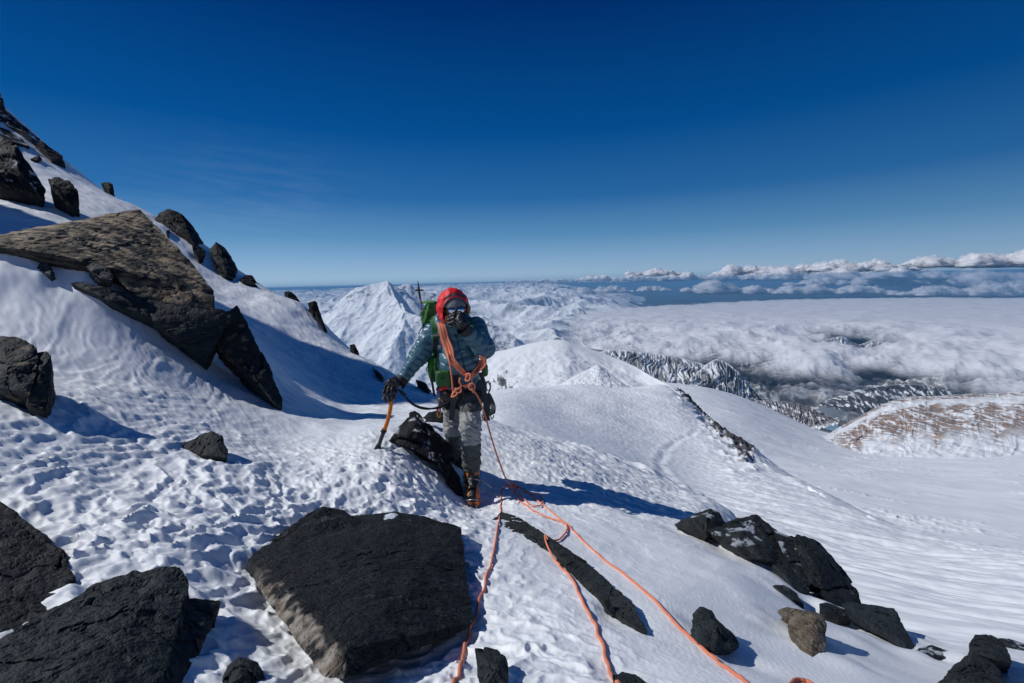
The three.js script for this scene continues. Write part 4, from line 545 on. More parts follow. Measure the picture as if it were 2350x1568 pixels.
function surface(lo, hi, cell, f, color) {   // surface nets
  const nx = Math.ceil((hi.x - lo.x) / cell) + 1, ny = Math.ceil((hi.y - lo.y) / cell) + 1, nz = Math.ceil((hi.z - lo.z) / cell) + 1, F = new Float32Array(nx * ny * nz), p = V(), at = (i, j, k) => (k * ny + j) * nx + i;
  for (let k = 0; k < nz; k++) for (let j = 0; j < ny; j++) for (let i = 0; i < nx; i++) { p.set(lo.x + i * cell, lo.y + j * cell, lo.z + k * cell); F[at(i, j, k)] = f(p); }
  const id = new Int32Array(nx * ny * nz).fill(-1), pos = [], idx = [];
  const E = [[0, 1], [2, 3], [4, 5], [6, 7], [0, 2], [1, 3], [4, 6], [5, 7], [0, 4], [1, 5], [2, 6], [3, 7]], v = new Float32Array(8);
  for (let k = 0; k < nz - 1; k++) for (let j = 0; j < ny - 1; j++) for (let i = 0; i < nx - 1; i++) {
    let m = 0; for (let c = 0; c < 8; c++) { v[c] = F[at(i + (c & 1), j + ((c >> 1) & 1), k + (c >> 2))]; if (v[c] < 0) m++; }
    if (m === 0 || m === 8) continue;
    let x = 0, y = 0, z = 0, n = 0;
    for (const [a, b] of E) if ((v[a] < 0) !== (v[b] < 0)) { const t = v[a] / (v[a] - v[b]); x += (a & 1) + ((b & 1) - (a & 1)) * t; y += ((a >> 1) & 1) + (((b >> 1) & 1) - ((a >> 1) & 1)) * t; z += (a >> 2) + ((b >> 2) - (a >> 2)) * t; n++; }
    id[at(i, j, k)] = pos.length / 3; pos.push(lo.x + (i + x / n) * cell, lo.y + (j + y / n) * cell, lo.z + (k + z / n) * cell);
  }
  const quad = (a, b, c, d, s) => { if (a < 0 || b < 0 || c < 0 || d < 0) return; s ? idx.push(a, b, c, a, c, d) : idx.push(a, c, b, a, d, c); };
  for (let k = 1; k < nz - 1; k++) for (let j = 1; j < ny - 1; j++) for (let i = 1; i < nx - 1; i++) {
    const s = F[at(i, j, k)] < 0;
    if (s !== F[at(i + 1, j, k)] < 0) quad(id[at(i, j - 1, k - 1)], id[at(i, j, k - 1)], id[at(i, j, k)], id[at(i, j - 1, k)], s);
    if (s !== F[at(i, j + 1, k)] < 0) quad(id[at(i - 1, j, k - 1)], id[at(i - 1, j, k)], id[at(i, j, k)], id[at(i, j, k - 1)], s);
    if (s !== F[at(i, j, k + 1)] < 0) quad(id[at(i - 1, j - 1, k)], id[at(i, j - 1, k)], id[at(i, j, k)], id[at(i - 1, j, k)], s);
  }
  const g = new THREE.BufferGeometry(); g.setAttribute('position', new THREE.BufferAttribute(new Float32Array(pos), 3)); g.setIndex(new THREE.BufferAttribute(new Uint32Array(idx), 1));
  const nrm = new Float32Array(pos.length), col = color ? new Float32Array(pos.length) : null, e = cell * 0.5, q = V();
  for (let k = 0; k < pos.length; k += 3) {
    const g3 = [0, 1, 2].map((c) => { q.set(pos[k], pos[k + 1], pos[k + 2]); q.setComponent(c, q.getComponent(c) + e); const a = f(q); q.setComponent(c, q.getComponent(c) - 2 * e); return a - f(q); }), l = Math.hypot(...g3) || 1;
    nrm[k] = g3[0] / l; nrm[k + 1] = g3[1] / l; nrm[k + 2] = g3[2] / l;
    if (col) { q.set(pos[k], pos[k + 1], pos[k + 2]); const c = color(q, nrm[k], nrm[k + 1], nrm[k + 2]); col[k] = c[0]; col[k + 1] = c[1]; col[k + 2] = c[2]; }
  }
  g.setAttribute('normal', new THREE.BufferAttribute(nrm, 3)); if (col) g.setAttribute('color', new THREE.BufferAttribute(col, 3));
  return g;
}
const around = (pts, r) => { const b = new THREE.Box3().setFromPoints(pts); b.min.subScalar(r); b.max.addScalar(r); return b; };
const tube = (pts, r, seg = 60, rad = 8, closed = false) => new THREE.TubeGeometry(new THREE.CatmullRomCurve3(pts, closed, 'centripetal'), seg, r, rad, closed);
// flat webbing along points; side(i) gives the direction across it
function webbing(pts, width, thick, face, seg = 40) {
  const c = new THREE.CatmullRomCurve3(pts, false, 'centripetal'), pos = [], idx = [];
  for (let k = 0; k <= seg; k++) {
    const t = k / seg, p = c.getPointAt(t), tan = c.getTangentAt(t), f = face.clone().addScaledVector(tan, -face.dot(tan)).normalize(), s = V().crossVectors(tan, f).normalize(), w = typeof width === 'function' ? width(t) : width;
    for (const [a, b] of [[-1, 1], [1, 1], [1, -1], [-1, -1]]) { const q = p.clone().addScaledVector(s, a * w / 2).addScaledVector(f, b * thick / 2); pos.push(q.x, q.y, q.z); }
    if (k < seg) for (let e = 0; e < 4; e++) { const a = k * 4 + e, b = k * 4 + (e + 1) % 4, d = a + 4, g = b + 4; idx.push(a, d, b, b, d, g); }
  }
  const L = seg * 4; idx.push(0, 1, 2, 0, 2, 3, L, L + 2, L + 1, L, L + 3, L + 2);
  const g = new THREE.BufferGeometry(); g.setAttribute('position', new THREE.BufferAttribute(new Float32Array(pos), 3)); g.setIndex(idx); const f = g.toNonIndexed(); f.computeVertexNormals(); return f;
}
// ---------------------------------------------------------------- the climber
const CX = (x) => (880 + x / 4.6125) / 1.06383, CY = (y) => (660 + y / 4.6125) / 1.06383;
const DP = cast(CX(1272), CY(1449 + 1199)) + 0.16;           // depth at which the climber stands
const A = (x, y, e = 0) => P(CX(x), CY(y), DP + e);            // from an enlargement of the upper half
const B = (x, y, e = 0) => P(CX(x), CY(y + 1199), DP + e);     // and of the legs
const U = DP / FD / 4.6125 / 1.06383;                          // metres per pixel of it
const TO = P(CX(1100), CY(1200), DP).normalize().negate();     // towards the camera
const RIGHT = V(1, 0, 0).applyQuaternion(camQ), UP = V(0, 1, 0);
const J = {
  head: A(1052, 425, 0.02), chin: A(1045, 575, -0.02), neck: A(1060, 690, 0.06), chestL: A(965, 770, 0.05), chestR: A(1215, 760, 0.05), belly: A(1105, 1040, 0.03), pelvis: A(1120, 1330, 0.04),
  shA: A(815, 700, 0.06), elA: A(672, 945, 0.0), wrA: A(478, 1222, -0.11), shB: A(1300, 640, 0.05), elB: A(1395, 880, -0.10), wrB: A(1195, 690, -0.235),
  hipA: B(1025, 170, 0.06), knA: B(1036, 600, 0.09), anA: B(1084, 960, 0.32), hipB: B(1235, 160, 0.03), knB: B(1238, 545, -0.19), anB: B(1250, 985, 0.0),
};
const puff = (s, period, amp) => amp * (Math.sqrt(Math.abs(Math.sin(Math.PI * s / period))) - 0.75);
function jacketSDF(p) {
  const w = 0.009 * n3(p.x * 9, p.y * 9, p.z * 9) + 0.0025 * n3(p.x * 23, p.y * 23, p.z * 23);
  const sway = 0.012 * n3(p.x * 5, p.y * 3, p.z * 5);
  const torsoY = (J.chestL.y - p.y) + 0.25 * Math.abs(p.x - J.belly.x) + sway;
  let t = smin(cap(p, J.chestL, J.chestR, 0.128, 0.128), cap(p, J.neck, J.belly, 0.115, 0.165), 0.08);
  t = smin(t, cap(p, J.belly, J.pelvis, 0.165, 0.175), 0.06);
  t = smax(t, (A(1100, 1300).y + 0.012 * n3(p.x * 8, 0, p.z * 8)) - p.y, 0.02);        // hem
  t -= puff(torsoY, 0.072, 0.013);
  const lenU = J.shA.distanceTo(J.elA), lenF = J.elA.distanceTo(J.wrA);
  const ua = cap(p, J.shA, J.elA, 0.088, 0.078), fa = cap(p, J.elA, J.wrA, 0.079, 0.052), ub = cap(p, J.shB, J.elB, 0.090, 0.082), fb = cap(p, J.elB, J.wrB, 0.082, 0.055);
  let a = smin(ua, fa, 0.05), b = smin(ub, fb, 0.05);
  a -= puff((ua < fa ? along(p, J.shA, J.elA) * lenU : lenU + along(p, J.elA, J.wrA) * lenF) + sway, 0.055, 0.012);
  b -= puff((ub < fb ? along(p, J.shB, J.elB) * J.shB.distanceTo(J.elB) : 0.02 + along(p, J.elB, J.wrB) * J.elB.distanceTo(J.wrB)) + sway, 0.062, 0.012);
  b = smax(b, along(p, J.elB, J.wrB) > 0.5 ? (along(p, J.elB, J.wrB) - 0.97) * J.elB.distanceTo(J.wrB) : -1, 0.01);
  a = smax(a, along(p, J.elA, J.wrA) > 0.5 ? (along(p, J.elA, J.wrA) - 1.0) * lenF : -1, 0.01);
  let d = smin(smin(t, a, 0.045), b, 0.025);
  // thick collar standing round the hood
  const c = J.collar ??= A(1035, 585, 0.035), ax = J.collarAx ??= V(0.10, 0.80, 0.56).normalize();
  const q = V(p.x - c.x, p.y - c.y, p.z - c.z), h = q.dot(ax), rad = Math.sqrt(Math.max(0, q.lengthSq() - h * h));
  const col = Math.hypot(rad - 0.122, h * 0.62) - 0.031 - 0.006 * Math.abs(Math.sin(h * 60));
  return smin(d, col, 0.03) - w * 0.6;
}
function hit(f, x, y, e0 = -0.6, e1 = 0.5) { let d = DP + e0; const dir = P(CX(x), CY(y), 1), l = dir.length(); while (d < DP + e1) { const v = f(dir.clone().multiplyScalar(d)); if (v < 0.0015) return d; d += Math.max(0.002, v * 0.6 / l); } return DP + e1; }
const onJacket = (x, y, off = 0.006, dflt = 0.0) => { let d = hit(jacketSDF, x, y); if (d > DP + 0.4) d = DP + dflt; return P(CX(x), CY(y), d - off); };
function trousersSDF(p) {
  let l = smin(cap(p, J.hipB, J.knB, 0.102, 0.082), cap(p, J.knB, J.anB, 0.084, 0.080), 0.04), r = smin(cap(p, J.hipA, J.knA, 0.096, 0.070), cap(p, J.knA, J.anA, 0.070, 0.060), 0.04);
  let d = smin(smin(l, r, 0.006), cap(p, J.hipA, J.hipB, 0.125, 0.125), 0.05);
  d = smax(d, p.y - A(1100, 1230).y, 0.02);
  // cloth folds: gathered behind the knee, at the crotch and above the cuff
  const kb = p.y - J.knB.y, fold = (0.012 + 0.012 * Math.exp(-((kb / 0.10) ** 2)) + 0.010 * Math.exp(-(((p.y - J.anB.y - 0.06) / 0.06) ** 2))) * (Math.abs(n3(p.x * 6, p.y * 17 + p.x * 10, p.z * 6)) - 0.4) + 0.006 * n3(p.x * 16, p.y * 26, p.z * 16);
  return d - fold;
}
function bootSDF(o) {   // o: ankle, toe, heel, top
  return (p) => {
    let d = smin(cap(p, o.top, o.ankle, 0.066, 0.060), cap(p, o.heel, o.toe, 0.050, 0.046), 0.05);
    d = smin(d, cap(p, o.ankle, o.toe, 0.058, 0.040), 0.05);
    const sole = smin(cap(p, o.heelS, o.toeS, 0.050, 0.050), cap(p, o.heelS, o.toeS, 0.05, 0.052), 0.02), flat = Math.abs((p.y - lerp(o.heelS.y, o.toeS.y, clamp(along(p, o.heelS, o.toeS), 0, 1)))) - 0.017;
    d = smin(d, smax(sole, flat, 0.01), 0.012);
    return d + 0.003 * n3(p.x * 30, p.y * 30, p.z * 30);
  };
}
function handSDF(H) {
  return (p) => {
    let d = smin(cap(p, H.wrist, H.palm, 0.040, 0.044), cap(p, H.k[0], H.k[3], 0.021, 0.020), 0.03);
    d = smin(d, cap(p, H.palm, H.k[1], 0.040, 0.022), 0.03); d = smin(d, cap(p, H.palm, H.k[3], 0.036, 0.020), 0.025);
    for (const f of H.fingers) { const r = f.r ?? 0.0135; d = smin(d, smin(cap(p, f[0], f[1], r * 1.08, r), cap(p, f[1], f[2], r, r * 0.86), 0.006), 0.007); }
    return d - 0.0022 * n3(p.x * 40, p.y * 40, p.z * 40) - 0.0015 * Math.sin(120 * (p.y + p.x * 0.4));
  };
}
function buildClimber() {
  const toeD = DP - 0.16, base = P(CX(1255), CY(1440 + 1199), DP), G = new THREE.Group(); G.name = 'person'; G.position.copy(base);
  const addTo = (parent, org) => (name, g, mat, label) => { g.translate(-org.x, -org.y, -org.z); const m = mesh(name, g, mat, parent); if (label) m.userData.label = label; return m; };
  const add = addTo(G, base);
  const sub = (parent, name, g, mat) => { g.translate(-base.x, -base.y, -base.z); return mesh(name, g, mat, parent); };
  const nylon = STD({ name: 'puffy_nylon', color: RGB(0.058, 0.150, 0.195), roughness: 0.38, bumpMap: null }), vc = (o) => STD({ color: 0xffffff, vertexColors: true, ...o });
  const all = Object.values(J).filter((v) => v.isVector3);
  // the body under the clothes, with the face
  const skin = STD({ name: 'skin', color: RGB(0.42, 0.22, 0.15), roughness: 0.55 });
  const body = (p) => {
    let d = smin(ball(p, J.head, 0.076, 0.100, 0.090), ball(p, J.chin, 0.048, 0.045, 0.055), 0.05);
    const nose = A(1088, 480, -0.085); d = smin(d, cap(p, A(1085, 440, -0.075), nose, 0.010, 0.015), 0.012); d = smin(d, ball(p, A(1060, 560, -0.075), 0.024, 0.012, 0.012), 0.012);
    for (const x of [935, 1172]) d = smin(d, ball(p, A(x, 455, 0.02), 0.012, 0.028, 0.018), 0.01);
    d = smin(d, cap(p, J.head, J.neck, 0.055, 0.062), 0.03); d = smin(d, cap(p, J.chestL, J.chestR, 0.10, 0.10), 0.06); d = smin(d, cap(p, J.neck, J.belly, 0.09, 0.13), 0.05); d = smin(d, cap(p, J.belly, J.pelvis, 0.13, 0.14), 0.05);
    for (const [a, b, c] of [[J.shA, J.elA, J.wrA], [J.shB, J.elB, J.wrB]]) d = smin(d, smin(cap(p, a, b, 0.055, 0.045), cap(p, b, c, 0.044, 0.030), 0.02), 0.03);
    for (const [a, b, c] of [[J.hipA, J.knA, J.anA], [J.hipB, J.knB, J.anB]]) d = smin(d, smin(cap(p, a, b, 0.080, 0.058), cap(p, b, c, 0.056, 0.042), 0.02), 0.03);
    return d;
  };
  { const b = around(all, 0.19); add('body', surface(b.min, b.max, 0.013, body), skin); }
  { const b = around([J.chestL, J.chestR, J.belly, J.pelvis, J.shA, J.elA, J.wrA, J.shB, J.elB, J.wrB, A(1040, 470)], 0.20); add('jacket', surface(b.min, b.max, 0.0072, jacketSDF), nylon, 'teal quilted down jacket'); }
  // zip and the pale patch on the sleeve
  { const z = []; for (let k = 0; k <= 12; k++) z.push(onJacket(lerp(1070, 1190, k / 12), lerp(720, 1150, k / 12), 0.001)); add('zip', tube(z, 0.0045, 50, 6), STD({ color: RGB(0.02, 0.035, 0.045), roughness: 0.5 })); }
  { const z = []; for (let k = 0; k <= 4; k++) z.push(onJacket(lerp(1425, 1478, k / 4), 862, -0.001)); add('sleeve_patch', webbing(z, 0.026, 0.004, TO, 8), STD({ color: RGB(0.17, 0.20, 0.21), roughness: 0.8 }), 'small pale patch at the elbow'); }
  // trousers with paler knees
  { const b = around([J.hipA, J.hipB, J.knA, J.knB, J.anA, J.anB], 0.16), kB = J.knB, kA = J.knA;
    add('trousers', surface(b.min, b.max, 0.0075, trousersSDF, (p, nx, ny, nz) => {
      const s = B(0, 720).y, t = B(0, 345).y, tA = B(0, 500).y, isB = cap(p, J.hipB, J.knB, .1, .1) < cap(p, J.hipA, J.knA, .1, .1) || p.distanceTo(J.anB) < p.distanceTo(J.anA);
      const top = isB ? t - 0.18 * Math.abs(p.x - kB.x - 0.01) : tA, k = ss(s - 0.004, s + 0.004, p.y + 0.004 * n3(p.x * 20, 0, p.z * 20)) * ss(top + 0.004, top - 0.004, p.y) * ss(-0.15, 0.05, nx * TO.x + ny * TO.y + nz * TO.z + 0.1);
      return mix3([0.070, 0.078, 0.076], [0.31, 0.315, 0.30], k); }), vc({ name: 'trouser_cloth', roughness: 0.75 }), 'charcoal trousers with pale grey knee panels'); }
  // boots and crampons
  const orange = [0.62, 0.17, 0.02], black = [0.012, 0.013, 0.014];
  const boots = [
    { top: B(1246, 900, 0.0), ankle: B(1250, 1130, 0.02), heel: B(1256, 1270, 0.06), toe: B(1268, 1345, -0.13), heelS: B(1258, 1345, 0.07), toeS: B(1272, 1420, -0.16), front: true },
    { top: B(1105, 880, 0.28), ankle: B(1112, 1040, 0.33), heel: B(1112, 1140, 0.40), toe: B(1100, 1190, 0.20), heelS: B(1112, 1180, 0.40), toeS: B(1100, 1235, 0.18), front: false },
  ];
  for (const o of boots) {
    const f = bootSDF(o), b = around([o.top, o.ankle, o.heel, o.toe, o.heelS, o.toeS], 0.10), Y = (y) => B(1250, y).y, X = (x) => B(x, 1200).x;
    const m = add('boot', surface(b.min, b.max, 0.0062, f, (p) => {
      if (!o.front) return black;
      const y = (Y(940) - p.y) / U + 940, x = (p.x - X(1250)) / U + 1250;   // where on the boot, in the enlargement's pixels
      const pan = (y > 1042 && y < 1090 && (x < 1222 || x > 1292)) || (y > 1085 && y < 1150 && x < 1185) || (y > 1165 && y < 1235 && x < 1240 && x > 1165 + (y - 1165) * 0.6) || (y > 1180 && y < 1330 && x > 1318) || (y > 930 && y < 955 && Math.abs(x - 1215) < 26);
      return pan ? orange : black;
    }), vc({ name: 'boot_shell', roughness: 0.5 }), o.front ? 'black mountaineering boot with orange panels' : 'black mountaineering boot on the trailing leg');
    const steel = STD({ name: 'crampon_steel', color: RGB(0.42, 0.43, 0.44), roughness: 0.35, metalness: 0.9 }), side = V().crossVectors(o.toeS.clone().sub(o.heelS), UP).normalize(), fwd = o.toeS.clone().sub(o.heelS).normalize(), parts = [];
    for (const t of [-0.1, 0.25, 0.75, 1.02]) for (const s of [-1, 1]) { const a = o.heelS.clone().lerp(o.toeS, t).addScaledVector(side, s * 0.045); a.y -= 0.018; const g = new THREE.ConeGeometry(0.008, 0.034, 5); g.rotateX(Math.PI); g.translate(a.x, a.y - 0.012, a.z); parts.push(g.toNonIndexed()); }
    for (const s of [-1, 1]) { const a = o.toeS.clone().addScaledVector(side, s * 0.022).addScaledVector(fwd, 0.055); a.y -= 0.012; const e = a.clone().addScaledVector(fwd, 0.032); e.y -= 0.012; parts.push(tube([a, a.clone().lerp(e, 0.5), e], 0.005, 6, 6).toNonIndexed()); }
    const rail = []; for (let k = 0; k < 20; k++) { const w = k / 20 * Math.PI * 2, q = o.heelS.clone().lerp(o.toeS, 0.5 + 0.62 * Math.cos(w)).addScaledVector(side, 0.050 * Math.sin(w)); q.y -= 0.008; rail.push(q); }
    parts.push(tube(rail, 0.005, 60, 6, true).toNonIndexed());
    const strip = (g) => { for (const n of ['uv']) if (g.attributes[n]) g.deleteAttribute(n); return g; };
    sub(m, 'crampon', mergeGeometries(parts.map(strip)), steel);
    if (o.front) {
      const bail = [B(1165, 1400, -0.12), B(1200, 1392, -0.19), B(1270, 1385, -0.215), B(1330, 1392, -0.19), B(1360, 1385, -0.12)]; sub(m, 'toe_bail', tube(bail, 0.0045, 30, 6), steel);
      const strap = [B(1155, 1195, 0.03), B(1180, 1166, -0.035), B(1245, 1152, -0.062), B(1310, 1160, -0.045), B(1350, 1175, 0.0)]; sub(m, 'crampon_strap', tube(strap, 0.005, 30, 6), STD({ color: RGB(0.5, 0.5, 0.48), roughness: 0.7 }));
      sub(m, 'strap_end', webbing([B(1340, 1170, -0.01), B(1385, 1185, -0.03), B(1440, 1222, -0.04), B(1480, 1252, -0.04)], 0.009, 0.003, TO, 16), STD({ color: RGB(0.45, 0.44, 0.40), roughness: 0.8 }));
      const ap = []; for (const x of [1225, 1262, 1300]) { const g = new RoundedBoxGeometry(0.022, 0.022, 0.012, 2, 0.003); const c = B(x, 1432, -0.20); g.translate(c.x, c.y, c.z); ap.push(g.index ? g.toNonIndexed() : g); } sub(m, 'front_plate', mergeGeometries(ap), STD({ color: RGB(0.62, 0.12, 0.02), roughness: 0.5 }));
      sub(m, 'laces', tube([B(1240, 960, -0.068), B(1256, 1000, -0.075), B(1246, 1060, -0.075), B(1262, 1110, -0.07), B(1250, 1150, -0.075)], 0.006, 30, 6), STD({ color: RGB(0.03, 0.03, 0.03), roughness: 0.8 }));
    }
  }
  // gloves
  const leather = STD({ name: 'glove_leather', color: RGB(0.012, 0.013, 0.015), roughness: 0.42 });
  const HA = { wrist: A(462, 1238, -0.12), palm: A(385, 1270, -0.15), k: [A(300, 1272, -0.165), A(333, 1256, -0.185), A(370, 1258, -0.19), A(405, 1275, -0.18)], fingers: [[A(298, 1275, -0.165), A(266, 1372, -0.175), A(284, 1482, -0.16)], [A(333, 1262, -0.185), A(308, 1372, -0.20), A(322, 1472, -0.185)], [A(370, 1262, -0.19), A(352, 1378, -0.205), A(356, 1462, -0.19)], [A(405, 1278, -0.18), A(396, 1372, -0.19), A(384, 1442, -0.175)], [A(440, 1262, -0.13), A(492, 1290, -0.14), A(478, 1330, -0.155)]] };
  const HB = { wrist: A(1200, 680, -0.235), palm: A(1150, 605, -0.255), k: [A(1118, 520, -0.25), A(1112, 556, -0.262), A(1114, 592, -0.262), A(1122, 628, -0.25)], fingers: [[A(1118, 518, -0.25), A(1062, 498, -0.25), A(1002, 522, -0.215)], [A(1112, 555, -0.262), A(1050, 538, -0.262), A(988, 560, -0.225)], [A(1114, 592, -0.262), A(1052, 582, -0.26), A(992, 598, -0.225)], [A(1122, 628, -0.25), A(1068, 624, -0.25), A(1016, 638, -0.22)], [A(1168, 575, -0.25), A(1142, 515, -0.245), A(1116, 474, -0.225)]] };
  for (const [H, label] of [[HA, 'black leather glove closed over the ice axe head'], [HB, 'black leather glove held over the mouth']]) { const b = around([H.wrist, H.palm, ...H.k, ...H.fingers.flat()], 0.07); add('glove', surface(b.min, b.max, 0.0038, handSDF(H)), leather, label); }
  for (const [w, e] of [[J.wrA, J.elA], [J.wrB, J.elB]]) { const ax = w.clone().sub(e).normalize(), g = new THREE.CylinderGeometry(0.052, 0.058, 0.075, 24, 3, true); g.applyQuaternion(new THREE.Quaternion().setFromUnitVectors(V(0, -1, 0), ax)); const c = w.clone().addScaledVector(ax, 0.012); g.translate(c.x, c.y, c.z); add('glove_cuff', g, STD({ name: 'cuff', color: RGB(0.015, 0.016, 0.018), roughness: 0.7, side: THREE.DoubleSide })); }
  // hood, hat, glasses
  const hc = A(1040, 415, 0.035), op = A(1058, 480, -0.14), hx = 180 * U, hy = 216 * U;
  const rel = (p) => { const d = p.clone().sub(op); return [d.dot(RIGHT) / U, -d.y / U]; };
  const hoodS = (p) => { const o = Math.min(ball(p, hc, hx, hy, 0.135), cap(p, A(1030, 500, 0.02), A(1010, 620, 0.02), 0.108, 0.090)), outer = o + 0.006 * n3(p.x * 14, p.y * 14, p.z * 14) - 0.003 * Math.abs(n3(p.x * 30, p.y * 18, p.z * 30)); const [x, y] = rel(p); const face = (Math.hypot(x / 136, (y - 10) / 160) - 1) * 0.09, toCam = p.clone().sub(hc).dot(TO); let d = Math.max(outer, -(outer + 0.013)); if (toCam > -0.02) d = smax(d, -face, 0.012); return d; };
  { const b = around([hc, A(1030, 640)], 0.19); add('hood', surface(b.min, b.max, 0.0058, hoodS, (p) => { const [x, y] = rel(p), e = Math.hypot(x / 136, (y - 10) / 160); if (y < -60 && e < 1.11) return [0.10, 0.10, 0.12]; if (y < -75 && e > 1.22 && e < 1.37 && x > -120 && x < 95) return [0.055, 0.055, 0.07]; return y > 70 ? [0.42, 0.012, 0.018] : [0.80, 0.014, 0.018]; }), vc({ name: 'hood_shell', roughness: 0.6 }), 'red hood with two dark grey stripes'); }
  { const c = A(1062, 415, 0.0), f = (p) => { const x = (p.x - c.x), a = Math.atan2(x, (p.clone().sub(c)).dot(TO)); let d = ball(p, c, 0.092, 0.094, 0.104) - 0.0022 * Math.abs(Math.sin(a * 34)); d = smax(d, A(1050, 418).y - p.y, 0.008); return d; }; const b = around([c], 0.13); add('beanie', surface(b.min, b.max, 0.0045, f, (p) => mix3([0.17, 0.18, 0.18], [0.33, 0.34, 0.34], clamp(0.5 + n3(p.x * 90, p.y * 40, p.z * 90), 0, 1) * ss(A(0, 345).y, A(0, 325).y, p.y) + 0.25)), vc({ name: 'wool', roughness: 0.95 }), 'grey ribbed wool hat'); }
  { const gl = new THREE.Group(); gl.name = 'sunglasses'; G.add(gl); const ad = addTo(gl, base), frame = STD({ color: RGB(0.012, 0.012, 0.014), roughness: 0.35 }), lens = STD({ name: 'mirror_lens', color: RGB(0.55, 0.58, 0.62), roughness: 0.08, metalness: 1 });
    for (const [x, y] of [[1026, 454], [1134, 446]]) {
      const c = A(x, y, -0.098), L = new THREE.SphereGeometry(0.036, 24, 14, 0, Math.PI * 2, 0, 0.95); L.scale(1.05, 0.28, 0.86); L.rotateX(Math.PI / 2); L.rotateX(-0.12); L.rotateY(x < 1080 ? -0.16 : 0.16); L.translate(c.x, c.y, c.z - 0.006); ad('lens', L, lens);
      const r = []; for (let k = 0; k < 24; k++) { const w = k / 24 * Math.PI * 2; r.push(V(c.x + 0.0325 * Math.cos(w), c.y + 0.0265 * Math.sin(w), c.z - 0.004)); } ad('frame', tube(r, 0.0058, 48, 8, true), frame);
    }
    ad('bridge', tube([A(1062, 446, -0.098), A(1082, 440, -0.106), A(1100, 444, -0.098)], 0.005, 10, 8), frame); ad('temple', tube([A(988, 446, -0.09), A(955, 440, -0.04), A(935, 440, 0.03)], 0.006, 16, 8), frame); ad('temple', tube([A(1168, 440, -0.09), A(1180, 436, -0.04), A(1186, 436, 0.03)], 0.006, 16, 8), frame); }
  // balaclava lining round the jaw
  add('neck_warmer', surface(A(880, 720, 0.2).min(A(880, 720, -0.2)).addScalar(-0.02), A(1230, 430, -0.2).max(A(1230, 430, 0.2)).addScalar(0.02), 0.006, (p) => smax(smin(cap(p, A(1050, 560, 0.0), J.neck, 0.085, 0.09), ball(p, A(1048, 560, -0.01), 0.072, 0.07, 0.088), 0.03), p.y - A(0, 520).y, 0.02)), STD({ color: RGB(0.10, 0.012, 0.014), roughness: 0.9 }));
  // harness
  const blackWeb = STD({ name: 'black_webbing', color: RGB(0.014, 0.015, 0.017), roughness: 0.8 }), greyWeb = STD({ name: 'grey_webbing', color: RGB(0.032, 0.040, 0.044), roughness: 0.75 });
  const hs = new THREE.Group(); hs.name = 'harness'; G.add(hs); const ah = addTo(hs, base);
  { const ring = []; for (let k = 0; k < 28; k++) { const w = k / 28 * Math.PI * 2, c = A(1122, 1325, 0.045); ring.push(V(c.x + 0.185 * Math.cos(w), c.y - 0.012 * Math.sin(w), c.z + 0.178 * Math.sin(w))); } const g = tube(ring, 0.022, 80, 8, true); ah('waist_belt', g, blackWeb); }
  for (const [h, k, r] of [[J.hipA, J.knA, 0.112], [J.hipB, J.knB, 0.112]]) { const c = h.clone().lerp(k, 0.30), ax = k.clone().sub(h).normalize(), ring = []; const s = V().crossVectors(ax, V(0, 0, 1)).normalize(), f = V().crossVectors(s, ax).normalize(); for (let i = 0; i < 24; i++) { const w = i / 24 * Math.PI * 2; ring.push(c.clone().addScaledVector(s, r * Math.cos(w)).addScaledVector(f, r * Math.sin(w)).addScaledVector(UP, 0.03 * Math.cos(w) * (h === J.hipA ? 1 : -1))); } ah('leg_loop', tube(ring, 0.014, 60, 8, true), blackWeb); }
  const belay = [A(1180, 1280, -0.15), A(1150, 1340, -0.19), A(1165, 1420, -0.175), A(1190, 1440, -0.16)]; ah('belay_loop', webbing(belay, 0.018, 0.006, TO, 16), blackWeb);
  ah('hanging_strap', webbing([A(1045, 1400, -0.155), A(1048, 1470, -0.165), B(1040, 330, -0.175), B(1030, 430, -0.17), B(1022, 492, -0.165)], 58 * U, 0.004, TO, 24), greyWeb);
  ah('hanging_strap', webbing([A(1350, 1150, -0.13), A(1385, 1260, -0.14), B(1395, 180, -0.135), B(1415, 340, -0.13), B(1425, 498, -0.12)], (t) => lerp(46, 66, t) * U, 0.004, TO, 24), greyWeb);
  ah('inner_panel', webbing([A(1060, 1190, -0.145), A(1075, 1260, -0.15), A(1085, 1340, -0.15)], 85 * U, 0.006, TO, 12), STD({ color: RGB(0.022, 0.020, 0.023), roughness: 0.9 }));
  ah('red_tag', webbing([A(890, 1345, -0.14), A(940, 1330, -0.15), A(985, 1328, -0.15)], 34 * U, 0.006, TO, 12), STD({ color: RGB(0.55, 0.015, 0.02), roughness: 0.6 }));
  put(G, 'climber in a teal down jacket and red hood, gloved hand over the mouth', 'person');
}
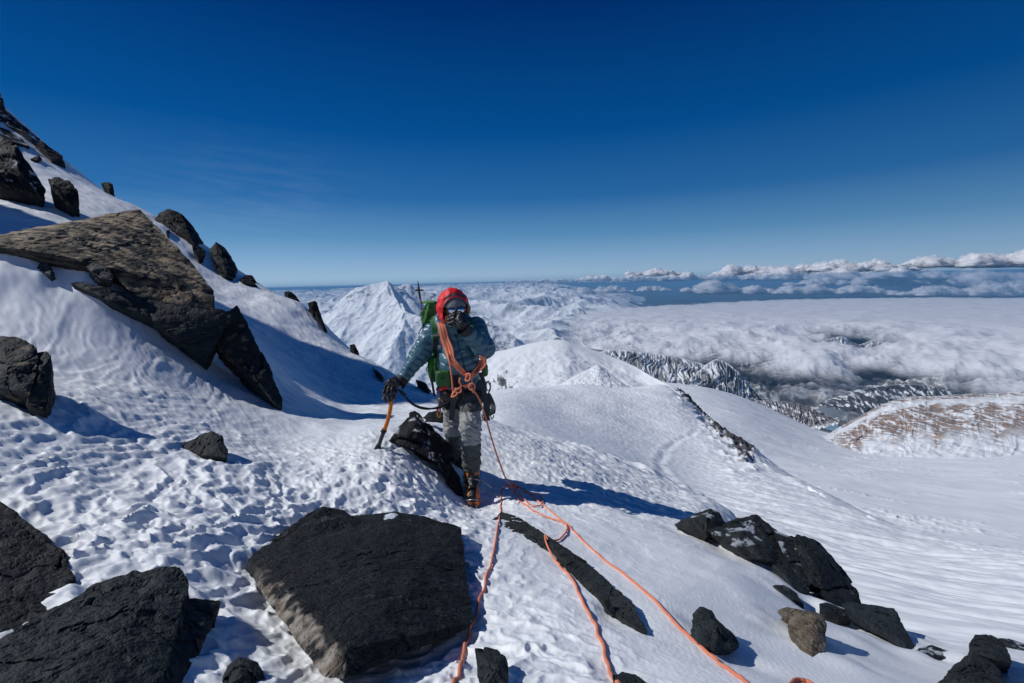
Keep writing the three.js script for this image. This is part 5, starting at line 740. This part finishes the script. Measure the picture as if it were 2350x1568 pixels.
// ---------------------------------------------------------------- what the climber carries, and the ropes
function thing(name, at) { const g = new THREE.Group(); g.name = numbered(name); g.position.copy(at); return { g, add: (n, geo, mat, parent) => { geo.translate(-at.x, -at.y, -at.z); return mesh(n, geo, mat, parent ?? g); } }; }
function buildGear() {
  const green = STD({ name: 'pack_nylon', color: RGB(0.022, 0.125, 0.022), roughness: 0.55, bumpMap: rep(fineGrain, 3), bumpScale: 0.002 }), lime = STD({ color: RGB(0.05, 0.22, 0.02), roughness: 0.6 }), dark = STD({ color: RGB(0.014, 0.015, 0.016), roughness: 0.75 }), grey = STD({ color: RGB(0.10, 0.11, 0.11), roughness: 0.6 });
  { // backpack
    const o = A(1000, 1230, 0.30), T = thing('backpack', o);
    const box = (p, c, hx, hy, hz, r) => { const x = Math.max(Math.abs(p.x - c.x) - hx + r, 0), y = Math.max(Math.abs(p.y - c.y) - hy + r, 0), z = Math.max(Math.abs(p.z - c.z) - hz + r, 0); return Math.hypot(x, y, z) - r; };
    const wr = (p) => 0.007 * n3(p.x * 13, p.y * 13, p.z * 13) + 0.005 * Math.abs(n3(p.x * 27, p.y * 20, p.z * 27));
    const bc = A(1000, 860, 0.31), lc = A(985, 445, 0.33);
    const sb = (name, f, c, r, mat, par) => { const b = around([c], r); return T.add(name, surface(b.min, b.max, 0.009, f), mat, par); };
    sb('main_bag', (p) => box(p, bc, 0.165, 0.30, 0.105, 0.06) - wr(p), bc, 0.40, green);
    const lid = sb('lid', (p) => box(p, lc, 0.20, 0.075, 0.125, 0.055) - wr(p), lc, 0.27, green);
    // straps over the lid's side
    T.add('lid_strap', webbing([A(745, 345, 0.19), A(760, 400, 0.19), A(742, 470, 0.19), A(720, 560, 0.20), A(700, 590, 0.21)], 0.022, 0.004, V(-0.4, 0.1, 1).normalize(), 20), lime, lid);
    T.add('lid_strap', webbing([A(690, 370, 0.22), A(760, 355, 0.18), A(830, 350, 0.15)], 0.02, 0.004, V(0, 0.2, 1).normalize(), 16), lime, lid);
    T.add('side_bag', (() => { const c = A(745, 545, 0.27), b = around([c], 0.14); return surface(b.min, b.max, 0.008, (p) => box(p, c, 0.045, 0.085, 0.06, 0.03) - wr(p)); })(), green);
    T.add('shoulder_strap', webbing([A(812, 560, 0.08), onJacket(828, 585, 0.014), onJacket(838, 640, 0.014), onJacket(842, 700, 0.014), onJacket(846, 768, 0.012)], 68 * U, 0.014, TO, 30), green);
    T.add('strap_patch', webbing([onJacket(843, 722, 0.023), onJacket(846, 745, 0.023)], 70 * U, 0.003, TO, 4), grey);
    T.add('shoulder_strap', webbing([A(1235, 540, 0.06), onJacket(1232, 570, 0.014), onJacket(1236, 610, 0.014), onJacket(1240, 650, 0.012)], 56 * U, 0.014, TO, 20), green);
    T.add('lower_strap', webbing([onJacket(848, 765, 0.010), onJacket(852, 850, 0.010), onJacket(856, 920, 0.010), onJacket(862, 985, 0.010)], 62 * U, 0.008, TO, 24), dark);
    T.add('buckle', webbing([onJacket(888, 845, 0.012), onJacket(888, 880, 0.012)], 32 * U, 0.006, TO, 4), STD({ color: RGB(0.4, 0.4, 0.4), roughness: 0.5 }));
    const pouch = (name, c, hx, hy, hz) => { const b = around([c], Math.max(hx, hy, hz) + 0.03); return T.add(name, surface(b.min, b.max, 0.006, (p) => box(p, c, hx, hy, hz, 0.018) - wr(p) * 0.6), green); };
    const hp = pouch('hip_pouch', A(935, 1215, -0.12), 78 * U, 82 * U, 0.045);
    T.add('zip_pull', tube([A(900, 1150, -0.168), A(925, 1180, -0.175), A(905, 1210, -0.175), A(930, 1235, -0.172)], 0.0025, 20, 6), dark, hp);
    T.add('hip_wing', webbing([A(800, 985, 0.02), A(790, 1060, -0.04), A(795, 1150, -0.06), A(820, 1260, -0.05)], (t) => (84 - 30 * t) * U, 0.02, V(-0.5, 0, 1).normalize(), 20), lime);
    pouch('hip_pouch', A(1402, 1130, -0.02), 30 * U, 62 * U, 0.05);
    T.add('dangling_strap', webbing([A(812, 1130, -0.08), A(806, 1230, -0.09), A(818, 1330, -0.085), A(838, 1425, -0.08)], 26 * U, 0.003, TO, 20), greyWebOf());
    T.add('haul_loop', tube([A(760, 1085, -0.05), A(742, 1110, -0.06), A(752, 1138, -0.06), A(772, 1140, -0.05)], 0.0035, 16, 6), dark);
    T.add('dangling_strap', webbing([A(700, 630, 0.22), A(662, 690, 0.20), A(655, 718, 0.19)], 0.008, 0.003, TO, 10), dark);
    put(T.g, 'large green backpack on the climber\'s back with pouches on its hip belt', 'backpack');
  }
  { // trekking pole strapped upright to the pack
    const o = A(706, 700, 0.22), T = thing('trekking_pole', o), alu = STD({ color: RGB(0.33, 0.34, 0.36), roughness: 0.35, metalness: 0.85 });
    T.add('shaft', tube([A(706, 720, 0.22), A(690, 500, 0.22), A(674, 320, 0.22)], 0.0085, 20, 8), alu); T.add('lower_shaft', tube([A(674, 325, 0.22), A(664, 260, 0.22), A(655, 185, 0.22)], 0.0095, 14, 8), dark);
    const tip = new THREE.CylinderGeometry(0.002, 0.008, 62 * U, 8); const c = A(650, 150, 0.22); tip.rotateZ(0.07); tip.translate(c.x, c.y, c.z); T.add('tip', tip, dark);
    const b = A(660, 226, 0.22), ring = []; for (let k = 0; k < 20; k++) { const w = k / 20 * Math.PI * 2; ring.push(V(b.x + 0.036 * Math.cos(w), b.y + 0.004 * Math.sin(w * 2), b.z + 0.036 * Math.sin(w))); } const bk = T.add('basket', tube(ring, 0.005, 40, 6, true), dark);
    for (let k = 0; k < 4; k++) { const w = k / 4 * Math.PI * 2 + 0.3, e = V(b.x + 0.036 * Math.cos(w), b.y, b.z + 0.036 * Math.sin(w)); T.add('spoke', tube([b.clone(), b.clone().lerp(e, 0.5), e], 0.004, 4, 6), dark, bk); }
    put(T.g, 'trekking pole strapped tip-up to the side of the green backpack', 'trekking pole');
  }
  { // ice axe
    const low = P(CX(170), CY(845 + 1199), cast(CX(170), CY(845 + 1199)) - 0.0), o = low, T = thing('ice_axe', o), dl = cast(CX(170), CY(845 + 1199)) - DP;
    const D = (x, y, t) => P(CX(x), CY(y + 1199), DP + lerp(-0.155, dl, t)), oval = (g) => g;
    T.add('shaft', tube([D(350, 235, 0), D(345, 300, .1), D(322, 430, .32), D(295, 530, .5), D(262, 615, .66)], 0.0165, 40, 12), STD({ name: 'anodised_orange', color: RGB(0.78, 0.20, 0.015), roughness: 0.35, metalness: 0.25 }), null);
    T.add('collar', tube([D(272, 595, .62), D(250, 632, .68)], 0.022, 6, 12), dark);
    T.add('lower_grip', tube([D(262, 612, .65), D(235, 690, .77), D(200, 790, .93)], 0.0165, 20, 12), STD({ color: RGB(0.05, 0.055, 0.06), roughness: 0.5 }));
    T.add('pommel', tube([D(210, 770, .9), D(185, 810, .96), D(170, 838, 1)], 0.021, 10, 12), dark);
    T.add('spike', (() => { const g = new THREE.ConeGeometry(0.010, 0.06, 8); g.rotateX(Math.PI); g.translate(low.x, low.y - 0.015, low.z); return g; })(), STD({ color: RGB(0.3, 0.3, 0.32), roughness: 0.4, metalness: 0.9 }));
    const hd = A(352, 1420, -0.155); T.add('head', (() => { const s = new THREE.Shape(); s.moveTo(-0.13, -0.035); s.quadraticCurveTo(-0.06, 0.018, 0.0, 0.018); s.lineTo(0.06, 0.012); s.lineTo(0.075, 0.03); s.lineTo(0.08, -0.03); s.lineTo(0.05, -0.012); s.lineTo(-0.03, -0.012); s.quadraticCurveTo(-0.08, -0.01, -0.13, -0.035); const g = new THREE.ExtrudeGeometry(s, { depth: 0.008, bevelEnabled: true, bevelSize: 0.001, bevelThickness: 0.001, bevelSegments: 1 }); g.rotateY(1.25); g.translate(hd.x, hd.y + 0.05, hd.z + 0.02); return g; })(), STD({ color: RGB(0.08, 0.08, 0.085), roughness: 0.4, metalness: 0.8 }));
    put(T.g, 'ice axe with a curved orange shaft under the climber\'s lowered glove', 'ice axe');
  }
  { // leash from the axe to the harness
    const T = thing('leash', A(960, 1500, -0.13));
    for (const [k, dy] of [[0, 0], [1, 12]]) T.add('cord', tube([A(420, 1345, -0.16), A(470, 1385 - dy, -0.17), A(530, 1450 + dy, -0.17), A(620, 1520 + dy, -0.17), A(740, 1553 + dy, -0.17), A(860, 1556 - dy, -0.16), A(960, 1515 - dy, -0.15), A(1010, 1475, -0.13)], 0.0068, 60, 8), dark);
    T.add('sliding_buckle', webbing([A(450, 1362, -0.18), A(500, 1410, -0.185)], 0.026, 0.016, TO, 4), dark);
    put(T.g, 'black cord leash hanging from the axe glove to the harness', 'leash');
  }
  // karabiners and slings on the harness
  const krab = (c, h, w, tilt, col, label) => { const T = thing('carabiner', c), pts = []; for (let k = 0; k < 20; k++) { const a = k / 20 * Math.PI * 2, x = w * Math.cos(a) * (1 + 0.25 * Math.sin(a)), y = h * Math.sin(a); pts.push(c.clone().addScaledVector(RIGHT, x * Math.cos(tilt) - y * Math.sin(tilt)).addScaledVector(UP, x * Math.sin(tilt) + y * Math.cos(tilt))); } const m = STD({ color: RGB(...col), roughness: 0.35, metalness: 0.6 }); T.add('bow', tube(pts.slice(4), 0.0048, 40, 8), m); T.add('gate', tube([pts[3], pts[0].clone().lerp(pts[3], 0.5), pts[0], pts[1]].slice(0, 3), 0.0042, 8, 8), m); put(T.g, label, 'carabiner', 'climbing gear clipped to the harness'); };
  krab(B(905, 300, -0.14), 0.040, 0.015, 0.15, [0.75, 0.42, 0.02], 'yellow carabiner high on the harness, axe-hand side');
  krab(B(884, 412, -0.14), 0.036, 0.014, -0.1, [0.72, 0.36, 0.02], 'orange-yellow carabiner lowest on the axe-hand side');
  krab(B(876, 380, -0.145), 0.020, 0.010, 0.1, [0.55, 0.03, 0.03], 'little red carabiner above the lowest yellow one');
  krab(B(1362, 440, -0.10), 0.045, 0.017, 0.05, [0.72, 0.40, 0.02], 'yellow carabiner beside the rope on the far thigh');
  krab(B(1442, 105, -0.08), 0.042, 0.018, -0.12, [0.30, 0.31, 0.33], 'grey carabiner at the hip away from the axe');
  krab(B(1480, 420, -0.08), 0.040, 0.016, 0.1, [0.22, 0.26, 0.22], 'dull green carabiner under the cord bundle');
  krab(B(1400, 470, -0.09), 0.028, 0.013, 0.6, [0.70, 0.36, 0.02], 'small orange carabiner under the hanging strap');
  const sling = (name, pts, r, col, label, cat) => { const m = mesh(numbered(name), tube(pts, r, 50, 6), STD({ color: RGB(...col), roughness: 0.8 })); put(m, label, cat ?? 'sling', 'climbing gear clipped to the harness'); };
  sling('sling', [A(880, 1340, -0.13), B(875, 200, -0.14), B(882, 300, -0.145), B(872, 380, -0.145), B(895, 400, -0.145), B(898, 290, -0.145), B(888, 180, -0.14)], 0.0045, [0.10, 0.10, 0.30], 'blue sling hanging at the axe-hand hip');
  sling('sling', [B(1405, 60, -0.08), B(1445, 70, -0.085), B(1462, 130, -0.085), B(1440, 190, -0.08), B(1425, 215, -0.08)], 0.006, [0.16, 0.04, 0.34], 'purple sling at the hip away from the axe');
  { const T = thing('cord_bundle', B(1470, 330, -0.07)), cm = STD({ color: RGB(0.085, 0.10, 0.10), roughness: 0.7 }); for (let k = 0; k < 5; k++) { const w = 6 * k; T.add('cord_loop', tube([B(1430 + w, 190, -0.08 - k * 0.006), B(1455 + w * 1.6, 260, -0.085 - k * 0.006), B(1470 + w * 2, 340, -0.085 - k * 0.006), B(1462 + w * 1.8, 440 - w, -0.08), B(1440 + w, 400, -0.075), B(1432 + w, 280, -0.075)], 0.0045, 40, 6, true), cm); } put(T.g, 'bundle of thin grey cord at the hip away from the axe', 'cord', 'climbing gear clipped to the harness'); }
}
function greyWebOf() { return STD({ color: RGB(0.032, 0.040, 0.044), roughness: 0.75 }); }
function buildRopes() {
  const coral = STD({ name: 'coral_rope', color: RGB(0.88, 0.28, 0.15), roughness: 0.7, bumpMap: (() => { const t = fineGrain.clone(); t.repeat.set(400, 2); t.needsUpdate = true; return t; })(), bumpScale: 0.0012 });
  const RR = 0.0070, RG = 0.0054;
  { // coils over the shoulder, tied off at the waist
    const o = A(1200, 1250, -0.18), T = thing('climbing_rope', o), S = 9;
    const path = (list, off) => list.map(([x, y]) => onJacket(x, y, off, -0.06));
    for (let k = 0; k < S; k++) { const t = k / (S - 1), off = 0.007 + 0.009 * Math.abs(Math.sin(k * 2.1)), q = (k * 0.37) % 1; T.add('coil', tube(path([[868 + 70 * t, 585 + 18 * t], [884 + 76 * t, 650], [908 + 84 * t, 770], [945 + 86 * t + 6 * q, 880], [990 + 74 * t - 8 * q, 990], [1060 + 62 * t, 1090 - 12 * q], [1130 + 54 * t, 1150 + 8 * (1 - t)], [1188 + 28 * t, 1198 - 14 * q]], off), RR, 80, 7), coral); }
    for (let k = 0; k < 8; k++) { const t = k / 7, off = 0.010 + 0.010 * Math.abs(Math.sin(k * 1.7)), sag = 8 * Math.sin(k * 2.3); T.add('coil', tube([A(1204 + 14 * t, 1214 - 22 * t, -0.205), ...path([[1262 + 10 * t, 1200 - 66 * t + sag], [1326 + 6 * t, 1146 - 104 * t + sag], [1384 - 26 * t, 1060 - 50 * t], [1402 - 56 * t, 985 - 12 * t]], off), A(1400 - 55 * t, 925, 0.0)], RR, 60, 7), coral); }
    T.add('coil', tube([A(1385, 940, -0.06), A(1410, 1000, -0.09), A(1405, 1070, -0.11), A(1350, 1128, -0.15)], RR, 40, 7), coral);
    T.add('hanging_strand', tube([onJacket(985, 940, 0.02), onJacket(1004, 1050, 0.024), A(1024, 1180, -0.19), A(1036, 1300, -0.19), A(1044, 1390, -0.185)], RR, 60, 7), coral);
    const loopy = (name, pts) => T.add(name, tube(pts.map(([x, y, e]) => A(x, y, e)), RR, 110, 7), coral);
    loopy('waist_knot', [[1120, 1210, -.20], [1115, 1260, -.205], [1135, 1300, -.2], [1110, 1340, -.2], [1070, 1330, -.21], [1085, 1380, -.22], [1130, 1370, -.215], [1125, 1325, -.23], [1080, 1345, -.235], [1040, 1395, -.22], [1025, 1425, -.215], [1055, 1420, -.235], [1090, 1390, -.24], [1060, 1365, -.225], [1030, 1400, -.205]]);
    loopy('waist_knot', [[1180, 1180, -.205], [1225, 1165, -.225], [1240, 1200, -.235], [1215, 1245, -.235], [1185, 1240, -.225], [1195, 1200, -.215], [1235, 1180, -.21], [1255, 1230, -.21], [1250, 1290, -.215], [1225, 1320, -.225], [1245, 1350, -.23], [1285, 1330, -.235], [1280, 1285, -.24], [1235, 1280, -.24], [1222, 1315, -.225], [1265, 1345, -.21], [1290, 1375, -.2], [1270, 1375, -.215], [1255, 1320, -.24]]);
    loopy('tie_in', [[1150, 1305, -.18], [1200, 1296, -.2], [1250, 1300, -.19], [1220, 1312, -.2], [1165, 1310, -.195]]);
    // the strand that runs down to the knot on the snow
    const kn = P(1180, 1122, cast(1180, 1122)); kn.y += 0.03;
    const D = (x, y, t) => { const px = CX(x), py = CY(y + 1199); return P(px, py, lerp(DP - 0.21, kn.clone().applyQuaternion(camQ.clone().invert()).z * -1, t)); };
    T.add('lead_strand', tube([A(1270, 1345, -0.22), D(1330, 240, 0.05), D(1375, 350, .14), D(1430, 530, .3), D(1490, 740, .48), D(1560, 950, .66), D(1620, 1110, .82), D(1690, 1245, .98)], RR, 90, 7), coral);
    put(T.g, 'coral climbing rope coiled across the chest, with a strand down to the snow', 'rope');
  }
  const lay = (list, lift = 0.008, over = null) => { const c = new THREE.CatmullRomCurve3(list.map(([x, y]) => V(x, y, 0)), false, 'centripetal'), out = [], n = list.length * 9; for (let k = 0; k <= n; k++) { const q = c.getPoint(k / n), d = cast(q.x, q.y), p = P(q.x, q.y, d); const w = 0.005 * n2(k * 0.12, list[0][0]); p.x += w; p.z -= w * 0.5; p.y = nearY(p.x, p.z) + lift - 0.002; const h = over ? over(q.x, q.y) : 0; out.push(h > 0.002 ? P(q.x, q.y, d - h) : p); } for (let k = 1; k < out.length - 1; k++) out[k].y = Math.max(out[k].y, (out[k - 1].y + out[k + 1].y) / 2 - 0.0005); return out; };
  const groundRope = (label, list, seg, extra, over) => { const pts = lay(list, 0.008, over), o = pts[0].clone(), T = thing('climbing_rope', o); T.add('strand', tube(pts, RG, seg, 8), coral); if (extra) extra(T); put(T.g, label, 'rope', 'rope strands lying on the snow'); };
  groundRope('coral rope strand running down the snow left of the rock fin', [[1178, 1118], [1162, 1117], [1152, 1130], [1150, 1155], [1149, 1180], [1144, 1215], [1134, 1260], [1118, 1330], [1100, 1400], [1078, 1470], [1064, 1520], [1050, 1568], [1040, 1600]], 240);
  groundRope('coral rope strand running down the snow right of the rock fin, with the knot', [[1175, 1112], [1190, 1118], [1222, 1138], [1262, 1172], [1300, 1206], [1330, 1236], [1390, 1290], [1440, 1330], [1500, 1380], [1550, 1432], [1582, 1465], [1622, 1500], [1660, 1532], [1700, 1562], [1740, 1600]], 300, (T) => {
    const c = P(1181, 1124, cast(1181, 1124)); c.y += 0.028; const kn = []; for (let k = 0; k <= 48; k++) { const w = k / 48 * Math.PI * 2; kn.push(V(c.x + (0.022 + 0.012 * Math.cos(3 * w)) * Math.cos(2 * w) * 1.1, c.y + (0.020 + 0.012 * Math.cos(3 * w)) * Math.sin(2 * w), c.z + 0.016 * Math.sin(3 * w))); }
    T.add('ground_knot', tube(kn, RG, 140, 8), coral);
    T.add('knot_tail', tube(lay([[1183, 1128], [1196, 1142], [1214, 1160], [1226, 1166], [1240, 1162], [1246, 1150], [1238, 1138], [1218, 1134], [1200, 1132]], 0.014), RG, 80, 8), coral);
    T.add('slack_strand', tube(lay([[1180, 1130], [1190, 1150], [1220, 1172], [1260, 1192], [1292, 1204], [1302, 1214], [1298, 1228], [1284, 1240], [1262, 1248]], 0.012), RG, 110, 8), coral);
  });
  groundRope('coral rope strand coming over the rock fin towards the bottom edge', [[1258, 1240], [1251, 1228], [1252, 1240], [1262, 1265], [1290, 1310], [1318, 1345], [1338, 1385], [1362, 1430], [1382, 1480], [1398, 1525], [1414, 1568], [1424, 1600]], 220, null, (x, y) => 0.125 * ss(1300, 1255, y));
  groundRope('short bight of coral rope cut by the bottom edge at right', [[1808, 1600], [1812, 1575], [1822, 1560], [1845, 1560], [1870, 1572], [1890, 1600]], 80);
}
buildRocks();
buildNear(); buildClimber(); buildGear(); buildRopes();
buildShoulder(); buildBasin(); buildRidges(); buildMountain(); buildRanges(); buildCloudSea(); buildClouds();
renderer.render(scene, camera);
